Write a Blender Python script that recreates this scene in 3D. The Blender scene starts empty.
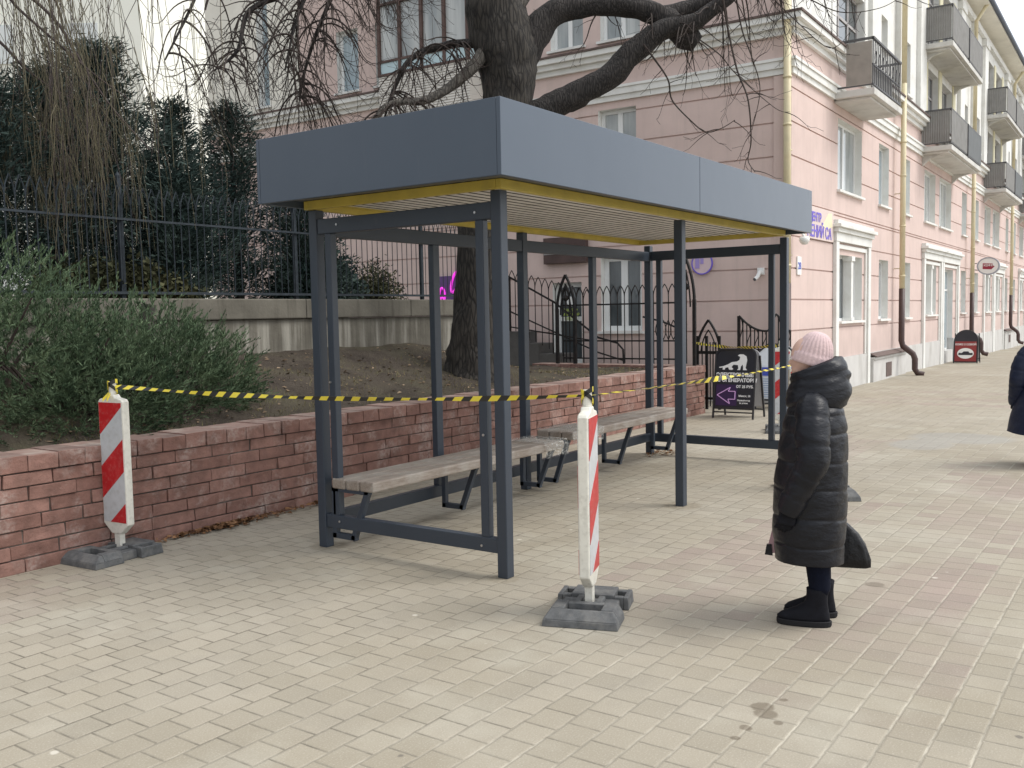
import bpy, bmesh, math, random
from mathutils import Vector, Matrix, noise
PI = math.pi
R = math.radians
sc = bpy.context.scene
COL = sc.collection
random.seed(7)

# ------------------------------------------------------------------ camera
CAM = Vector((-4.7651, -3.3964, 1.65))
FPX = 951.61
YAW, PITCH, ROLL = 0.6105, -0.0723, -0.0189
fwd = Vector((math.cos(YAW)*math.cos(PITCH), math.sin(YAW)*math.cos(PITCH), math.sin(PITCH)))
rgt0 = Vector((math.sin(YAW), -math.cos(YAW), 0))
up0 = rgt0.cross(fwd)
rgt = rgt0*math.cos(ROLL) + up0*math.sin(ROLL)
upv = -rgt0*math.sin(ROLL) + up0*math.cos(ROLL)
cd = bpy.data.cameras.new('camera')
cam = bpy.data.objects.new('camera', cd)
COL.objects.link(cam)
cd.sensor_fit = 'HORIZONTAL'; cd.sensor_width = 36.0
cd.lens = FPX*36.0/1024.0
cd.clip_start = 0.05; cd.clip_end = 900
cam.matrix_world = Matrix(((rgt.x, upv.x, -fwd.x, CAM.x), (rgt.y, upv.y, -fwd.y, CAM.y),
                           (rgt.z, upv.z, -fwd.z, CAM.z), (0, 0, 0, 1)))
sc.camera = cam
def at(px, py, t):
    'survey helper: the point of the place seen at a photo pixel, t metres deep'
    return CAM + (fwd + rgt*((px-512)/FPX) - upv*((py-384)/FPX))*t

# ------------------------------------------------------------------ materials
MATS = {}
class NT:
    def __init__(s, name):
        s.m = bpy.data.materials.new(name); s.m.use_nodes = True
        s.t = s.m.node_tree; s.t.nodes.clear()
        s.out = s.t.nodes.new('ShaderNodeOutputMaterial')
        s.b = s.t.nodes.new('ShaderNodeBsdfPrincipled')
        s.t.links.new(s.b.outputs[0], s.out.inputs[0])
    def n(s, typ, **kw):
        x = s.t.nodes.new(typ)
        for k, v in kw.items(): setattr(x, k, v)
        return x
    def l(s, a, b): s.t.links.new(a, b)
    def val(s, inp, v):
        if hasattr(v, 'is_linked') or hasattr(v, 'links'): s.l(v, inp)
        else: inp.default_value = v
    def math(s, op, a, b=0.0, c=0.0, clamp=False):
        x = s.n('ShaderNodeMath', operation=op); x.use_clamp = clamp
        s.val(x.inputs[0], a); s.val(x.inputs[1], b); s.val(x.inputs[2], c)
        return x.outputs[0]
    def mix(s, fac, a, b, mode='MIX'):
        x = s.n('ShaderNodeMix', data_type='RGBA', blend_type=mode)
        s.val(x.inputs[0], fac)
        for i, v in ((6, a), (7, b)):
            if isinstance(v, (tuple, list)): x.inputs[i].default_value = (*v[:3], 1)
            else: s.l(v, x.inputs[i])
        return x.outputs[2]
    def co(s, kind='Object'):
        return s.n('ShaderNodeTexCoord').outputs[kind]
    def mapping(s, vec, scale=(1, 1, 1), loc=(0, 0, 0), rot=(0, 0, 0)):
        x = s.n('ShaderNodeMapping'); s.l(vec, x.inputs[0])
        x.inputs[1].default_value = loc; x.inputs[2].default_value = rot; x.inputs[3].default_value = scale
        return x.outputs[0]
    def noise(s, vec, scale, detail=4, rough=.55, out=0):
        x = s.n('ShaderNodeTexNoise'); s.l(vec, x.inputs['Vector'])
        x.inputs['Scale'].default_value = scale; x.inputs['Detail'].default_value = detail
        x.inputs['Roughness'].default_value = rough
        return x.outputs[out]
    def ramp(s, fac, a, b):
        x = s.n('ShaderNodeMapRange'); s.l(fac, x.inputs[0])
        x.inputs[1].default_value = a; x.inputs[2].default_value = b; x.clamp = True
        return x.outputs[0]
    def bump(s, h, strength=.3, dist=.01, normal=None):
        x = s.n('ShaderNodeBump'); s.l(h, x.inputs['Height'])
        x.inputs['Strength'].default_value = strength; x.inputs['Distance'].default_value = dist
        if normal is not None: s.l(normal, x.inputs['Normal'])
        return x.outputs[0]
    def fin(s, col=None, rough=None, nrm=None, **kw):
        if col is not None:
            if isinstance(col, (tuple, list)): s.b.inputs['Base Color'].default_value = (*col[:3], 1)
            else: s.l(col, s.b.inputs['Base Color'])
        if rough is not None: s.val(s.b.inputs['Roughness'], rough)
        if nrm is not None: s.l(nrm, s.b.inputs['Normal'])
        for k, v in kw.items(): s.val(s.b.inputs[k], v)
        return s.m

def mat(name, col, rough=.6, var=.15, scale=6, bump=0, bscale=None, bdist=.01, stain=None, stainamt=0, stainscale=1.5,
        stretch=(1, 1, 1), metallic=0, spec=.5, islandvar=0):
    if name in MATS: return MATS[name]
    t = NT(name); c = t.mapping(t.co(), stretch)
    n1 = t.noise(c, scale, 5)
    dark = tuple(x*(1-var) for x in col); lite = tuple(min(1, x*(1+var)) for x in col)
    cc = t.mix(t.ramp(n1, .3, .7), dark, lite)
    if stain:
        n2 = t.noise(c, stainscale, 6, .62)
        cc = t.mix(t.math('MULTIPLY', t.ramp(n2, .48, .72), stainamt), cc, stain)
    if islandvar:
        g = t.n('ShaderNodeNewGeometry').outputs['Random Per Island']
        cc = t.mix(1.0, cc, t.mix(g, (1-islandvar,)*3, (1+islandvar,)*3), 'MULTIPLY')
    nr = None
    if bump:
        nr = t.bump(t.noise(c, bscale or scale*3, 6), bump, bdist)
    MATS[name] = t.fin(cc, rough, nr, Metallic=metallic, **{'Specular IOR Level': spec})
    return MATS[name]

def plain(name, col, rough=.5, metallic=0, spec=.5, emit=0):
    if name in MATS: return MATS[name]
    t = NT(name)
    kw = {'Metallic': metallic, 'Specular IOR Level': spec}
    m = t.fin(col, rough, None, **kw)
    if emit:
        t.b.inputs['Emission Color'].default_value = (*col, 1); t.b.inputs['Emission Strength'].default_value = emit
    MATS[name] = m
    return m

# shelter metal: dark blue grey powder coat
def powder():
    t = NT('grey_powder_coat'); c = t.co()
    n = t.noise(t.mapping(c, (1, 1, .35)), 2.2, 5)
    col = t.mix(t.ramp(n, .3, .7), (.033, .044, .062), (.042, .054, .073))
    d = t.ramp(t.noise(c, 9, 6, .7), .62, .8)
    col = t.mix(t.math('MULTIPLY', d, .25), col, (.12, .12, .12))
    fine = t.noise(c, 240, 2)
    return t.fin(col, t.math('ADD', .33, t.math('MULTIPLY', n, .14)), t.bump(fine, .06, .001))
M_POW = powder()
def fascia_mat():
    t = NT('blue_grey_cladding'); c = t.co()
    n = t.noise(t.mapping(c, (1, 1, .5)), 1.3, 4)
    col = t.mix(t.ramp(n, .3, .7), (.056, .077, .108), (.066, .088, .120))
    sp = t.ramp(t.noise(t.mapping(c, (6, 6, .5)), 4, 5, .7), .6, .85)
    col = t.mix(t.math('MULTIPLY', sp, .12), col, (.2, .21, .21))
    oc = t.noise(c, 1.7, 2)
    return t.fin(col, t.math('ADD', .24, t.math('MULTIPLY', n, .1)), t.bump(oc, .12, .03), **{'Specular IOR Level': .6})
M_FAS = fascia_mat()
M_YEL = mat('yellow_paint', (.56, .445, .09), .45, .1, 5, stain=(.25, .2, .08), stainamt=.3, stainscale=7)
M_CEIL = mat('pale_ceiling_metal', (.80, .78, .75), .45, .06, 4, stain=(.3, .27, .22), stainamt=.4, stainscale=5)
M_WHITEPL = mat('scuffed_white_plastic', (.76, .74, .66), .42, .06, 8, stain=(.36, .34, .28), stainamt=.4, stainscale=26)
M_REDREF = mat('red_reflective_sheet', (.50, .015, .02), .35, .12, 12, stain=(.6, .3, .28), stainamt=.25, stainscale=40)
M_WHREF = mat('white_reflective_sheet', (.56, .58, .60), .35, .06, 14, stain=(.38, .38, .36), stainamt=.4, stainscale=25)
M_RUB = mat('recycled_dark_rubber', (.105, .108, .110), .8, .25, 30, bump=.5, bscale=160, bdist=.002, stain=(.26, .25, .23), stainamt=.5, stainscale=10)
M_TY = plain('tape_yellow', (.78, .64, .06), .35)
M_TB = plain('tape_black', (.02, .02, .02), .35)
M_IRON = mat('black_wrought_iron', (.014, .0135, .014), .6, .3, 20, spec=.25, stain=(.06, .04, .03), stainamt=.4, stainscale=15)
M_FENCE = mat('dark_fence_iron', (.030, .038, .046), .65, .3, 15, spec=.25)
M_BARK = None

def bark(name, c1, c2, sc_=1.0):
    t = NT(name); c = t.co()
    w = t.mapping(c, (1, 1, .22))
    n1 = t.noise(w, 16*sc_, 8, .65); n2 = t.noise(c, 2.2, 5)
    v = t.n('ShaderNodeTexVoronoi', feature='DISTANCE_TO_EDGE'); t.l(t.mapping(w, (1, 1, .8)), v.inputs['Vector']); v.inputs['Scale'].default_value = 22*sc_
    vd = t.ramp(v.outputs[0], .0, .25)
    h = t.math('ADD', t.math('MULTIPLY', n1, .6), t.math('MULTIPLY', vd, .5))
    col = t.mix(t.ramp(h, .3, .85), c1, c2)
    col = t.mix(t.math('MULTIPLY', t.ramp(n2, .5, .75), .5), col, tuple(x*1.5 for x in c2))
    return t.fin(col, .9, t.bump(h, .7, .02))
M_BARK = bark('rough_grey_brown_bark', (.010, .0085, .0075), (.046, .040, .033))
M_BARKD = bark('dark_limb_bark', (.010, .0085, .008), (.042, .036, .033), 1.6)
M_LIMBG = bark('pale_grey_limb_bark', (.05, .045, .04), (.16, .145, .125), 1.4)
M_TWIG = mat('dark_twig_bark', (.038, .027, .022), .85, .3, 8)
M_WTWIG = mat('olive_brown_twig', (.115, .100, .060), .8, .35, 3)
M_WTWIGD = mat('purple_brown_limb', (.06, .045, .042), .85, .3, 5)

def leafmat(name, a, b, scale=1.6):
    t = NT(name); c = t.co()
    n = t.noise(c, scale, 4); g = t.n('ShaderNodeNewGeometry').outputs['Random Per Island']
    col = t.mix(t.ramp(n, .3, .7), a, b)
    col = t.mix(1.0, col, t.mix(g, (.6,)*3, (1.45,)*3), 'MULTIPLY')
    m = t.fin(col, .75, None, **{'Specular IOR Level': .1})
    return m
M_JUN = leafmat('juniper_green', (.034, .062, .036), (.135, .185, .105), 4.2)
M_CON = leafmat('dark_conifer_green', (.016, .034, .033), (.075, .102, .088), 2.6)
M_BUSH = leafmat('dull_olive_leaf', (.03, .035, .02), (.08, .08, .04), 2)
M_DRY = leafmat('dry_leaf_brown', (.12, .06, .03), (.30, .17, .09), 6)

# ------------------------------------------------------------------ mesh builder
class MB:
    def __init__(s): s.v = []; s.f = []; s.mi = []
    def add(s, vs, fs, mi=0):
        o = len(s.v); s.v += [tuple(v) for v in vs]
        for f in fs: s.f.append(tuple(i+o for i in f)); s.mi.append(mi)
        return s
    def box(s, x0, x1, y0, y1, z0, z1, mi=0):
        return s.add([(x0, y0, z0), (x1, y0, z0), (x1, y1, z0), (x0, y1, z0), (x0, y0, z1), (x1, y0, z1), (x1, y1, z1), (x0, y1, z1)],
                     [(3, 2, 1, 0), (4, 5, 6, 7), (0, 1, 5, 4), (1, 2, 6, 5), (2, 3, 7, 6), (3, 0, 4, 7)], mi)
    def hexa(s, pts, mi=0):
        return s.add(pts, [(3, 2, 1, 0), (4, 5, 6, 7), (0, 1, 5, 4), (1, 2, 6, 5), (2, 3, 7, 6), (3, 0, 4, 7)], mi)
    def bar(s, a, b, w, h, upd=(0, 0, 1), mi=0):
        'rectangular bar from a to b, w across, h along up'
        a = Vector(a); b = Vector(b); d = (b-a).normalized(); u = Vector(upd)
        if abs(d.dot(u)) > .98: u = Vector((1, 0, 0))
        sd = d.cross(u).normalized()*w/2; uu = sd.cross(d).normalized()*h/2
        P = [a-sd-uu, a+sd-uu, b+sd-uu, b-sd-uu, a-sd+uu, a+sd+uu, b+sd+uu, b-sd+uu]
        return s.hexa(P, mi)
    def tube(s, pts, rad, n=6, cap=True, mi=0, rough=0, nscale=3, seed=0):
        pts = [Vector(p) for p in pts]
        if not isinstance(rad, (list, tuple)): rad = [rad]*len(pts)
        vs = []; fs = []; ref = None
        for i, p in enumerate(pts):
            d = (pts[min(i+1, len(pts)-1)] - pts[max(i-1, 0)])
            if d.length < 1e-9: d = Vector((0, 0, 1))
            d.normalize()
            if ref is None:
                ref = Vector((1, 0, 0)) if abs(d.x) < .8 else Vector((0, 1, 0))
            a = (ref - d*ref.dot(d))
            if a.length < 1e-6: a = d.orthogonal()
            a.normalize(); ref = a; b = d.cross(a)
            for k in range(n):
                an = 2*PI*k/n; q = a*math.cos(an)+b*math.sin(an); r = rad[i]
                if rough: r *= 1+rough*noise.noise((p+q*r*2)*nscale+Vector((seed, 0, 0)))
                vs.append(p+q*r)
        for i in range(len(pts)-1):
            for k in range(n):
                k2 = (k+1) % n
                fs.append((i*n+k, i*n+k2, (i+1)*n+k2, (i+1)*n+k))
        if cap and n > 2:
            fs.append(tuple(range(n-1, -1, -1))); o = (len(pts)-1)*n; fs.append(tuple(range(o, o+n)))
        return s.add(vs, fs, mi)
    def rings(s, rs, cap0=True, cap1=True, mi=0):
        'loft through lists of points, all the same length'
        n = len(rs[0]); vs = [p for r in rs for p in r]; fs = []
        for i in range(len(rs)-1):
            for k in range(n):
                k2 = (k+1) % n; fs.append((i*n+k, i*n+k2, (i+1)*n+k2, (i+1)*n+k))
        if cap0: fs.append(tuple(range(n-1, -1, -1)))
        if cap1: o = (len(rs)-1)*n; fs.append(tuple(range(o, o+n)))
        return s.add(vs, fs, mi)
    def lathe(s, prof, c=(0, 0, 0), n=24, mi=0):
        return s.rings([[(c[0]+r*math.cos(2*PI*k/n), c[1]+r*math.sin(2*PI*k/n), c[2]+z) for k in range(n)] for r, z in prof], mi=mi)
    def prism(s, poly, fn, t0, t1, mi=0):
        'poly of (a,b), fn(a,b,t)->point, thickness from t0 to t1'
        n = len(poly)
        vs = [fn(a, b, t0) for a, b in poly]+[fn(a, b, t1) for a, b in poly]
        fs = [tuple(range(n-1, -1, -1)), tuple(range(n, 2*n))]+[(i, (i+1) % n, (i+1) % n+n, i+n) for i in range(n)]
        return s.add(vs, fs, mi)
    def build(s, name, m, parent=None, smooth=False, bevel=0, loc=None, rot=None, seg=2):
        me = bpy.data.meshes.new(name); me.from_pydata(s.v, [], s.f)
        ms = m if isinstance(m, (list, tuple)) else [m]
        for x in ms: me.materials.append(x)
        if len(ms) > 1: me.polygons.foreach_set('material_index', s.mi)
        bm = bmesh.new(); bm.from_mesh(me); bmesh.ops.recalc_face_normals(bm, faces=bm.faces); bm.to_mesh(me); bm.free()
        if smooth: me.polygons.foreach_set('use_smooth', [True]*len(me.polygons))
        me.update()
        o = bpy.data.objects.new(name, me); COL.objects.link(o)
        if parent is not None: o.parent = parent
        if loc is not None: o.location = loc
        if rot is not None: o.rotation_euler = rot
        if bevel:
            b = o.modifiers.new('bevel', 'BEVEL'); b.width = bevel; b.segments = seg; b.limit_method = 'ANGLE'; b.angle_limit = R(40)
        return o

def tag(o, label, cat, group=None):
    o['label'] = label; o['category'] = cat
    if group: o['group'] = group
    return o
def thing(name, label, cat, loc=(0, 0, 0), rz=0, group=None):
    o = bpy.data.objects.new(name, None); COL.objects.link(o)
    o.empty_display_size = .2; o.location = loc; o.rotation_euler = (0, 0, rz)
    return tag(o, label, cat, group)
def structure(o): o['kind'] = 'structure'; return o
def stuff(o): o['kind'] = 'stuff'; return o
def copy_tree(o, parent=None):
    c = o.copy(); COL.objects.link(c)
    if parent is not None: c.parent = parent
    for ch in list(o.children): copy_tree(ch, c)
    return c

def text_mesh(body, size, bold=.0, align='CENTER', depth=.0015):
    cu = bpy.data.curves.new('lettering', 'FONT'); cu.body = body; cu.size = size; cu.align_x = align
    cu.offset = bold; cu.extrude = depth; cu.resolution_u = 3
    o = bpy.data.objects.new('lettering', cu); COL.objects.link(o)
    dg = bpy.context.evaluated_depsgraph_get(); dg.update()
    me = bpy.data.meshes.new_from_object(o.evaluated_get(dg))
    bpy.data.objects.remove(o); bpy.data.curves.remove(cu)
    return me
def lettering(name, body, size, m, parent, M4, bold=0, align='CENTER', depth=.0015):
    me = text_mesh(body, size, bold, align, depth); me.transform(M4)
    me.materials.clear(); me.materials.append(m)
    o = bpy.data.objects.new(name, me); COL.objects.link(o); o.parent = parent
    return o
def frame4(o, x, y):
    'matrix with local x and y axes and origin'
    x = Vector(x).normalized(); y = Vector(y).normalized(); z = x.cross(y)
    return Matrix(((x.x, y.x, z.x, o[0]), (x.y, y.y, z.y, o[1]), (x.z, y.z, z.z, o[2]), (0, 0, 0, 1)))

# ------------------------------------------------------------------ world and sun
SUN_EL, SUN_ROT = R(52), R(150)
w = bpy.data.worlds.new('World'); sc.world = w; w.use_nodes = True
nt = w.node_tree; nt.nodes.clear()
wo = nt.nodes.new('ShaderNodeOutputWorld'); bg = nt.nodes.new('ShaderNodeBackground')
sky = nt.nodes.new('ShaderNodeTexSky'); sky.sky_type = 'NISHITA'; sky.sun_disc = False
sky.sun_elevation = SUN_EL; sky.sun_rotation = SUN_ROT; sky.air_density = 1.0; sky.dust_density = 2.5
tc = nt.nodes.new('ShaderNodeTexCoord'); mp = nt.nodes.new('ShaderNodeMapping'); mp.inputs[3].default_value = (1, 1, 2.2)
nz = nt.nodes.new('ShaderNodeTexNoise'); nz.inputs['Scale'].default_value = 2.4; nz.inputs['Detail'].default_value = 7
mr = nt.nodes.new('ShaderNodeMapRange'); mr.inputs[1].default_value = .3; mr.inputs[2].default_value = .7
mr.inputs[3].default_value = .72; mr.inputs[4].default_value = .97
mx = nt.nodes.new('ShaderNodeMix'); mx.data_type = 'RGBA'; mx.inputs[7].default_value = (9.3, 9.6, 10.0, 1)
nt.links.new(tc.outputs['Generated'], mp.inputs[0]); nt.links.new(mp.outputs[0], nz.inputs['Vector'])
nt.links.new(nz.outputs[0], mr.inputs[0]); nt.links.new(mr.outputs[0], mx.inputs[0])
nt.links.new(sky.outputs[0], mx.inputs[6])
# the overcast is brightest round the veiled sun and dull on the far side
dt = nt.nodes.new('ShaderNodeVectorMath'); dt.operation = 'DOT_PRODUCT'; dt.inputs[1].default_value = (.86, -.50, .12)
nrm_ = nt.nodes.new('ShaderNodeVectorMath'); nrm_.operation = 'NORMALIZE'; nt.links.new(tc.outputs['Generated'], nrm_.inputs[0]); nt.links.new(nrm_.outputs[0], dt.inputs[0])
mg = nt.nodes.new('ShaderNodeMapRange'); mg.inputs[1].default_value = -.95; mg.inputs[2].default_value = .35; mg.inputs[3].default_value = .50; mg.inputs[4].default_value = 1.0
mg.interpolation_type = 'SMOOTHSTEP'; nt.links.new(dt.outputs['Value'], mg.inputs[0])
sc_ = nt.nodes.new('ShaderNodeVectorMath'); sc_.operation = 'SCALE'; nt.links.new(mx.outputs[2], sc_.inputs[0]); nt.links.new(mg.outputs[0], sc_.inputs['Scale'])
nt.links.new(sc_.outputs[0], bg.inputs[0])
bg.inputs[1].default_value = .1
nt.links.new(bg.outputs[0], wo.inputs[0])
ld = bpy.data.lights.new('sun', 'SUN'); ld.energy = 1.5; ld.angle = R(28); ld.color = (1, .96, .9)
so = bpy.data.objects.new('sun', ld); COL.objects.link(so)
sd = Vector((math.sin(SUN_ROT)*math.cos(SUN_EL), math.cos(SUN_ROT)*math.cos(SUN_EL), math.sin(SUN_EL)))
so.rotation_euler = sd.to_track_quat('Z', 'Y').to_euler(); so.location = (0, -8, 20)
vs = sc.view_settings; vs.view_transform = 'Standard'; vs.look = 'None'; vs.gamma = 1; vs.use_curve_mapping = False; vs.exposure = .70

# ------------------------------------------------------------------ pavement
def paving():
    t = NT('concrete_block_paving'); c = t.co()
    wob = t.n('ShaderNodeVectorMath', operation='SUBTRACT'); t.l(t.noise(c, 1.3, 2, .5, 1), wob.inputs[0]); wob.inputs[1].default_value = (.5, .5, .5)
    wsc = t.n('ShaderNodeVectorMath', operation='SCALE'); t.l(wob.outputs[0], wsc.inputs[0]); wsc.inputs['Scale'].default_value = .012
    wa = t.n('ShaderNodeVectorMath', operation='ADD'); t.l(c, wa.inputs[0]); t.l(wsc.outputs[0], wa.inputs[1])
    sx = t.n('ShaderNodeSeparateXYZ'); t.l(wa.outputs[0], sx.inputs[0])
    X, Y = sx.outputs[0], sx.outputs[1]
    BW, BH = .158, .157
    ry = t.math('DIVIDE', Y, BH); row = t.math('FLOOR', ry); fy = t.math('FRACT', t.math('ADD', ry, 1000))
    sh = t.math('MULTIPLY', t.math('PINGPONG', row, 1), .5)
    jit = t.n('ShaderNodeTexWhiteNoise', noise_dimensions='1D'); t.l(row, jit.inputs['W'])
    sh = t.math('ADD', sh, t.math('MULTIPLY', jit.outputs[0], .12))
    rx = t.math('ADD', t.math('DIVIDE', X, BW), sh); colm = t.math('FLOOR', rx); fx = t.math('FRACT', t.math('ADD', rx, 1000))
    ex = t.math('MULTIPLY', t.math('MINIMUM', fx, t.math('SUBTRACT', 1, fx)), BW)
    ey = t.math('MULTIPLY', t.math('MINIMUM', fy, t.math('SUBTRACT', 1, fy)), BH)
    en = t.math('MULTIPLY', t.noise(c, 60, 3), .005)
    ex2 = t.math('SUBTRACT', ex, en); ey2 = t.math('SUBTRACT', ey, en)
    edge = t.math('MINIMUM', ex2, ey2)
    joint = t.math('MULTIPLY', t.math('SUBTRACT', 1, t.ramp(edge, .0004, .0036)), t.math('ADD', .5, t.math('MULTIPLY', t.ramp(t.noise(c, 7, 4, .7), .35, .6), .5)))
    cell = t.n('ShaderNodeCombineXYZ'); t.l(colm, cell.inputs[0]); t.l(row, cell.inputs[1])
    wn = t.n('ShaderNodeTexWhiteNoise', noise_dimensions='3D'); t.l(cell.outputs[0], wn.inputs['Vector'])
    rnd = wn.outputs[0]
    # brick centres for the red fields
    cx = t.math('MULTIPLY', t.math('SUBTRACT', t.math('ADD', colm, .5), sh), BW); cy = t.math('MULTIPLY', t.math('ADD', row, .5), BH)
    cc = t.n('ShaderNodeCombineXYZ'); t.l(cx, cc.inputs[0]); t.l(cy, cc.inputs[1])
    def field(x0, y0, ax, ay, ang, soft=.25):
        ca, sa = math.cos(ang), math.sin(ang)
        dx = t.math('SUBTRACT', cx, x0); dy = t.math('SUBTRACT', cy, y0)
        u = t.math('ADD', t.math('MULTIPLY', dx, ca/ax), t.math('MULTIPLY', dy, sa/ax))
        v = t.math('ADD', t.math('MULTIPLY', dx, -sa/ay), t.math('MULTIPLY', dy, ca/ay))
        d = t.math('MAXIMUM', t.math('ABSOLUTE', u), t.math('ABSOLUTE', v))
        d = t.math('ADD', d, t.math('MULTIPLY', t.math('SUBTRACT', rnd, .5), .7))
        return t.math('SUBTRACT', 1, t.ramp(d, 1-soft, 1+soft))
    red = None
    for a in ((.65, -2.25, 1.1, .32, 0), (2.0, -1.0, 1.5, .32, -.1), (.9, -1.3, .9, .3, 0), (4.2, -2.1, 1.7, .38, .1), (13.6, -.5, .3, 1.6, 0), (12.6, -.5, .22, 1.6, 0),
              (-2.1, 2.4, .5, .4, 0), (6.5, -.2, 1.1, .3, 0), (15.0, -.3, .22, 1.4, 0)):
        fl = field(*a); red = fl if red is None else t.math('MAXIMUM', red, fl)
    base = t.mix(rnd, (.290, .256, .195), (.332, .294, .227))
    big = t.noise(c, .55, 5, .6)
    base = t.mix(t.ramp(big, .35, .68), base, t.mix(rnd, (.335, .303, .245), (.38, .343, .28)))
    redc = t.mix(rnd, (.275, .205, .185), (.335, .25, .225))
    base = t.mix(t.math('MULTIPLY', red, t.math('ADD', .12, t.math('MULTIPLY', t.ramp(t.noise(c, 1.1, 3), .38, .65), .5))), base, redc)
    # grime, dust and speckle
    g1 = t.ramp(t.noise(c, 2.3, 7, .65), .5, .75)
    base = t.mix(t.math('MULTIPLY', g1, .35), base, (.22, .20, .165))
    g2 = t.ramp(t.noise(t.mapping(c, (1, 1, 1), (7, 3, 0)), 1.1, 6, .6), .52, .72)
    base = t.mix(t.math('MULTIPLY', g2, .45), base, (.47, .445, .37))
    sp = t.noise(c, 130, 3, .7)
    base = t.mix(t.math('MULTIPLY', t.ramp(sp, .55, .70), .5), base, (.56, .52, .44))
    base = t.mix(t.math('MULTIPLY', t.ramp(sp, .44, .30), .4), base, (.2, .18, .15))
    # gum and pale chips
    vg = t.n('ShaderNodeTexVoronoi'); t.l(c, vg.inputs['Vector']); vg.inputs['Scale'].default_value = 2.1
    gum = t.math('SUBTRACT', 1, t.ramp(t.math('ADD', vg.outputs[0], t.math('MULTIPLY', t.noise(c, 30, 2), .03)), .045, .06))
    base = t.mix(t.math('MULTIPLY', gum, .55), base, (.7, .66, .58))
    vg2 = t.n('ShaderNodeTexVoronoi'); t.l(t.mapping(c, (1, 1, 1), (3.3, 1.7, 0)), vg2.inputs['Vector']); vg2.inputs['Scale'].default_value = 1.7
    blot = t.math('SUBTRACT', 1, t.ramp(t.math('ADD', vg2.outputs[0], t.math('MULTIPLY', t.noise(c, 30, 2), .03)), .036, .046))
    base = t.mix(t.math('MULTIPLY', blot, .6), base, (.1, .09, .08))
    # joints: sandy and pale in some places, dark and open in others
    jn = t.ramp(t.noise(c, 2.6, 6, .7), .42, .60)
    jn2 = t.math('ADD', t.math('MULTIPLY', jn, .55), t.math('MULTIPLY', t.ramp(Y, .4, -2.2), .5), clamp=True)
    jn2 = t.math('MULTIPLY', jn2, t.math('ADD', .35, t.math('MULTIPLY', t.ramp(t.math('SUBTRACT', ex, ey), -.01, .02), .65)))
    jc = t.mix(jn2, (.085, .074, .056), (.54, .50, .41))
    base = t.mix(t.math('MULTIPLY', joint, .8), base, jc)
    # wet spots
    def spot(x, y, r, squash=1.0):
        dx = t.math('SUBTRACT', X, x); dy = t.math('MULTIPLY', t.math('SUBTRACT', Y, y), squash)
        d = t.math('SQRT', t.math('ADD', t.math('MULTIPLY', dx, dx), t.math('MULTIPLY', dy, dy)))
        d = t.math('ADD', d, t.math('MULTIPLY', t.math('SUBTRACT', t.noise(c, 22, 2), .5), .03))
        return t.math('SUBTRACT', 1, t.ramp(d, r*.85, r*1.1))
    wet = None
    for a in ((-1.077, -2.055, .05), (-1.02, -2.02, .05), (-.9, -2.069, .018), (-1.247, -2.035, .026), (-1.355, -2.033, .02), (-1.132, -2.129, .02),
              (1.05, -1.95, .055), (5.2, 1.4, .1)):
        s_ = spot(*a); wet = s_ if wet is None else t.math('MAXIMUM', wet, s_)
    base = t.mix(t.math('MULTIPLY', wet, .62), base, (.14, .112, .078))
    dirt = None
    for a in ((2.63, .04, .17), (5.35, 1.5, .22), (.0, .03, .1), (.05, 1.63, .14), (5.0, 1.75, .2)):
        s_ = spot(*a); dirt = s_ if dirt is None else t.math('MAXIMUM', dirt, s_)
    base = t.mix(t.math('MULTIPLY', dirt, .7), base, t.mix(t.noise(c, 30, 4), (.12, .10, .075), (.42, .37, .28)))
    # grey patched asphalt-like repair further along
    gp = t.math('MAXIMUM', spot(8.2, -1.2, .55, .9), spot(7.4, -.9, .5, 1.4))
    base = t.mix(t.math('MULTIPLY', gp, .45), base, (.30, .30, .29))
    h = t.math('ADD', t.math('MULTIPLY', t.ramp(edge, .0, .008), .8), t.math('MULTIPLY', rnd, .35))
    h = t.math('ADD', h, t.math('MULTIPLY', sp, .12))
    return t.fin(base, t.math('SUBTRACT', .88, t.math('MULTIPLY', wet, .4)), t.bump(h, .55, .006), **{'Specular IOR Level': .35})
M_PAVE = paving()
b = MB(); b.add([(-70, -90, 0), (20, -90, 0), (20, 160, 0), (-70, 160, 0), (60, -90, -.4), (60, 160, -.4), (260, -90, -.4), (260, 160, -.4)],
                [(0, 1, 2, 3), (1, 4, 5, 2), (4, 6, 7, 5)])   # the street falls a little beyond the corner
structure(b.build('pavement', M_PAVE))

# ------------------------------------------------------------------ brick planter wall
WY = 2.87
def brickmat():
    t = NT('split_face_red_brick'); c = t.co(); g = t.n('ShaderNodeNewGeometry').outputs['Random Per Island']
    n = t.noise(c, 9, 6, .6)
    col = t.mix(g, (.225, .122, .098), (.30, .17, .138))
    col = t.mix(1, col, t.mix(t.ramp(n, .3, .7), (.72,)*3, (1.2,)*3), 'MULTIPLY')
    wh = t.math('MULTIPLY', t.ramp(t.noise(c, 3.2, 6, .65), .50, .70), t.ramp(t.noise(c, 34, 4), .35, .6))
    col = t.mix(t.math('MULTIPLY', wh, .72), col, (.50, .43, .39))
    dk = t.ramp(t.noise(t.mapping(c, (1, 1, 1), (4, 4, 4)), 2.2, 5, .6), .55, .75)
    col = t.mix(t.math('MULTIPLY', dk, .45), col, (.075, .05, .042))
    nm = t.bump(t.noise(c, 26, 7, .7), .8, .014)
    return t.fin(col, .88, nm, **{'Specular IOR Level': .3})
M_BRICK = brickmat()
M_COPE = mat('brick_coping_top', (.25, .165, .138), .88, .2, 7, bump=.5, bscale=50, bdist=.006, stain=(.42, .38, .33), stainamt=.6, stainscale=4, islandvar=.22)
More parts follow.
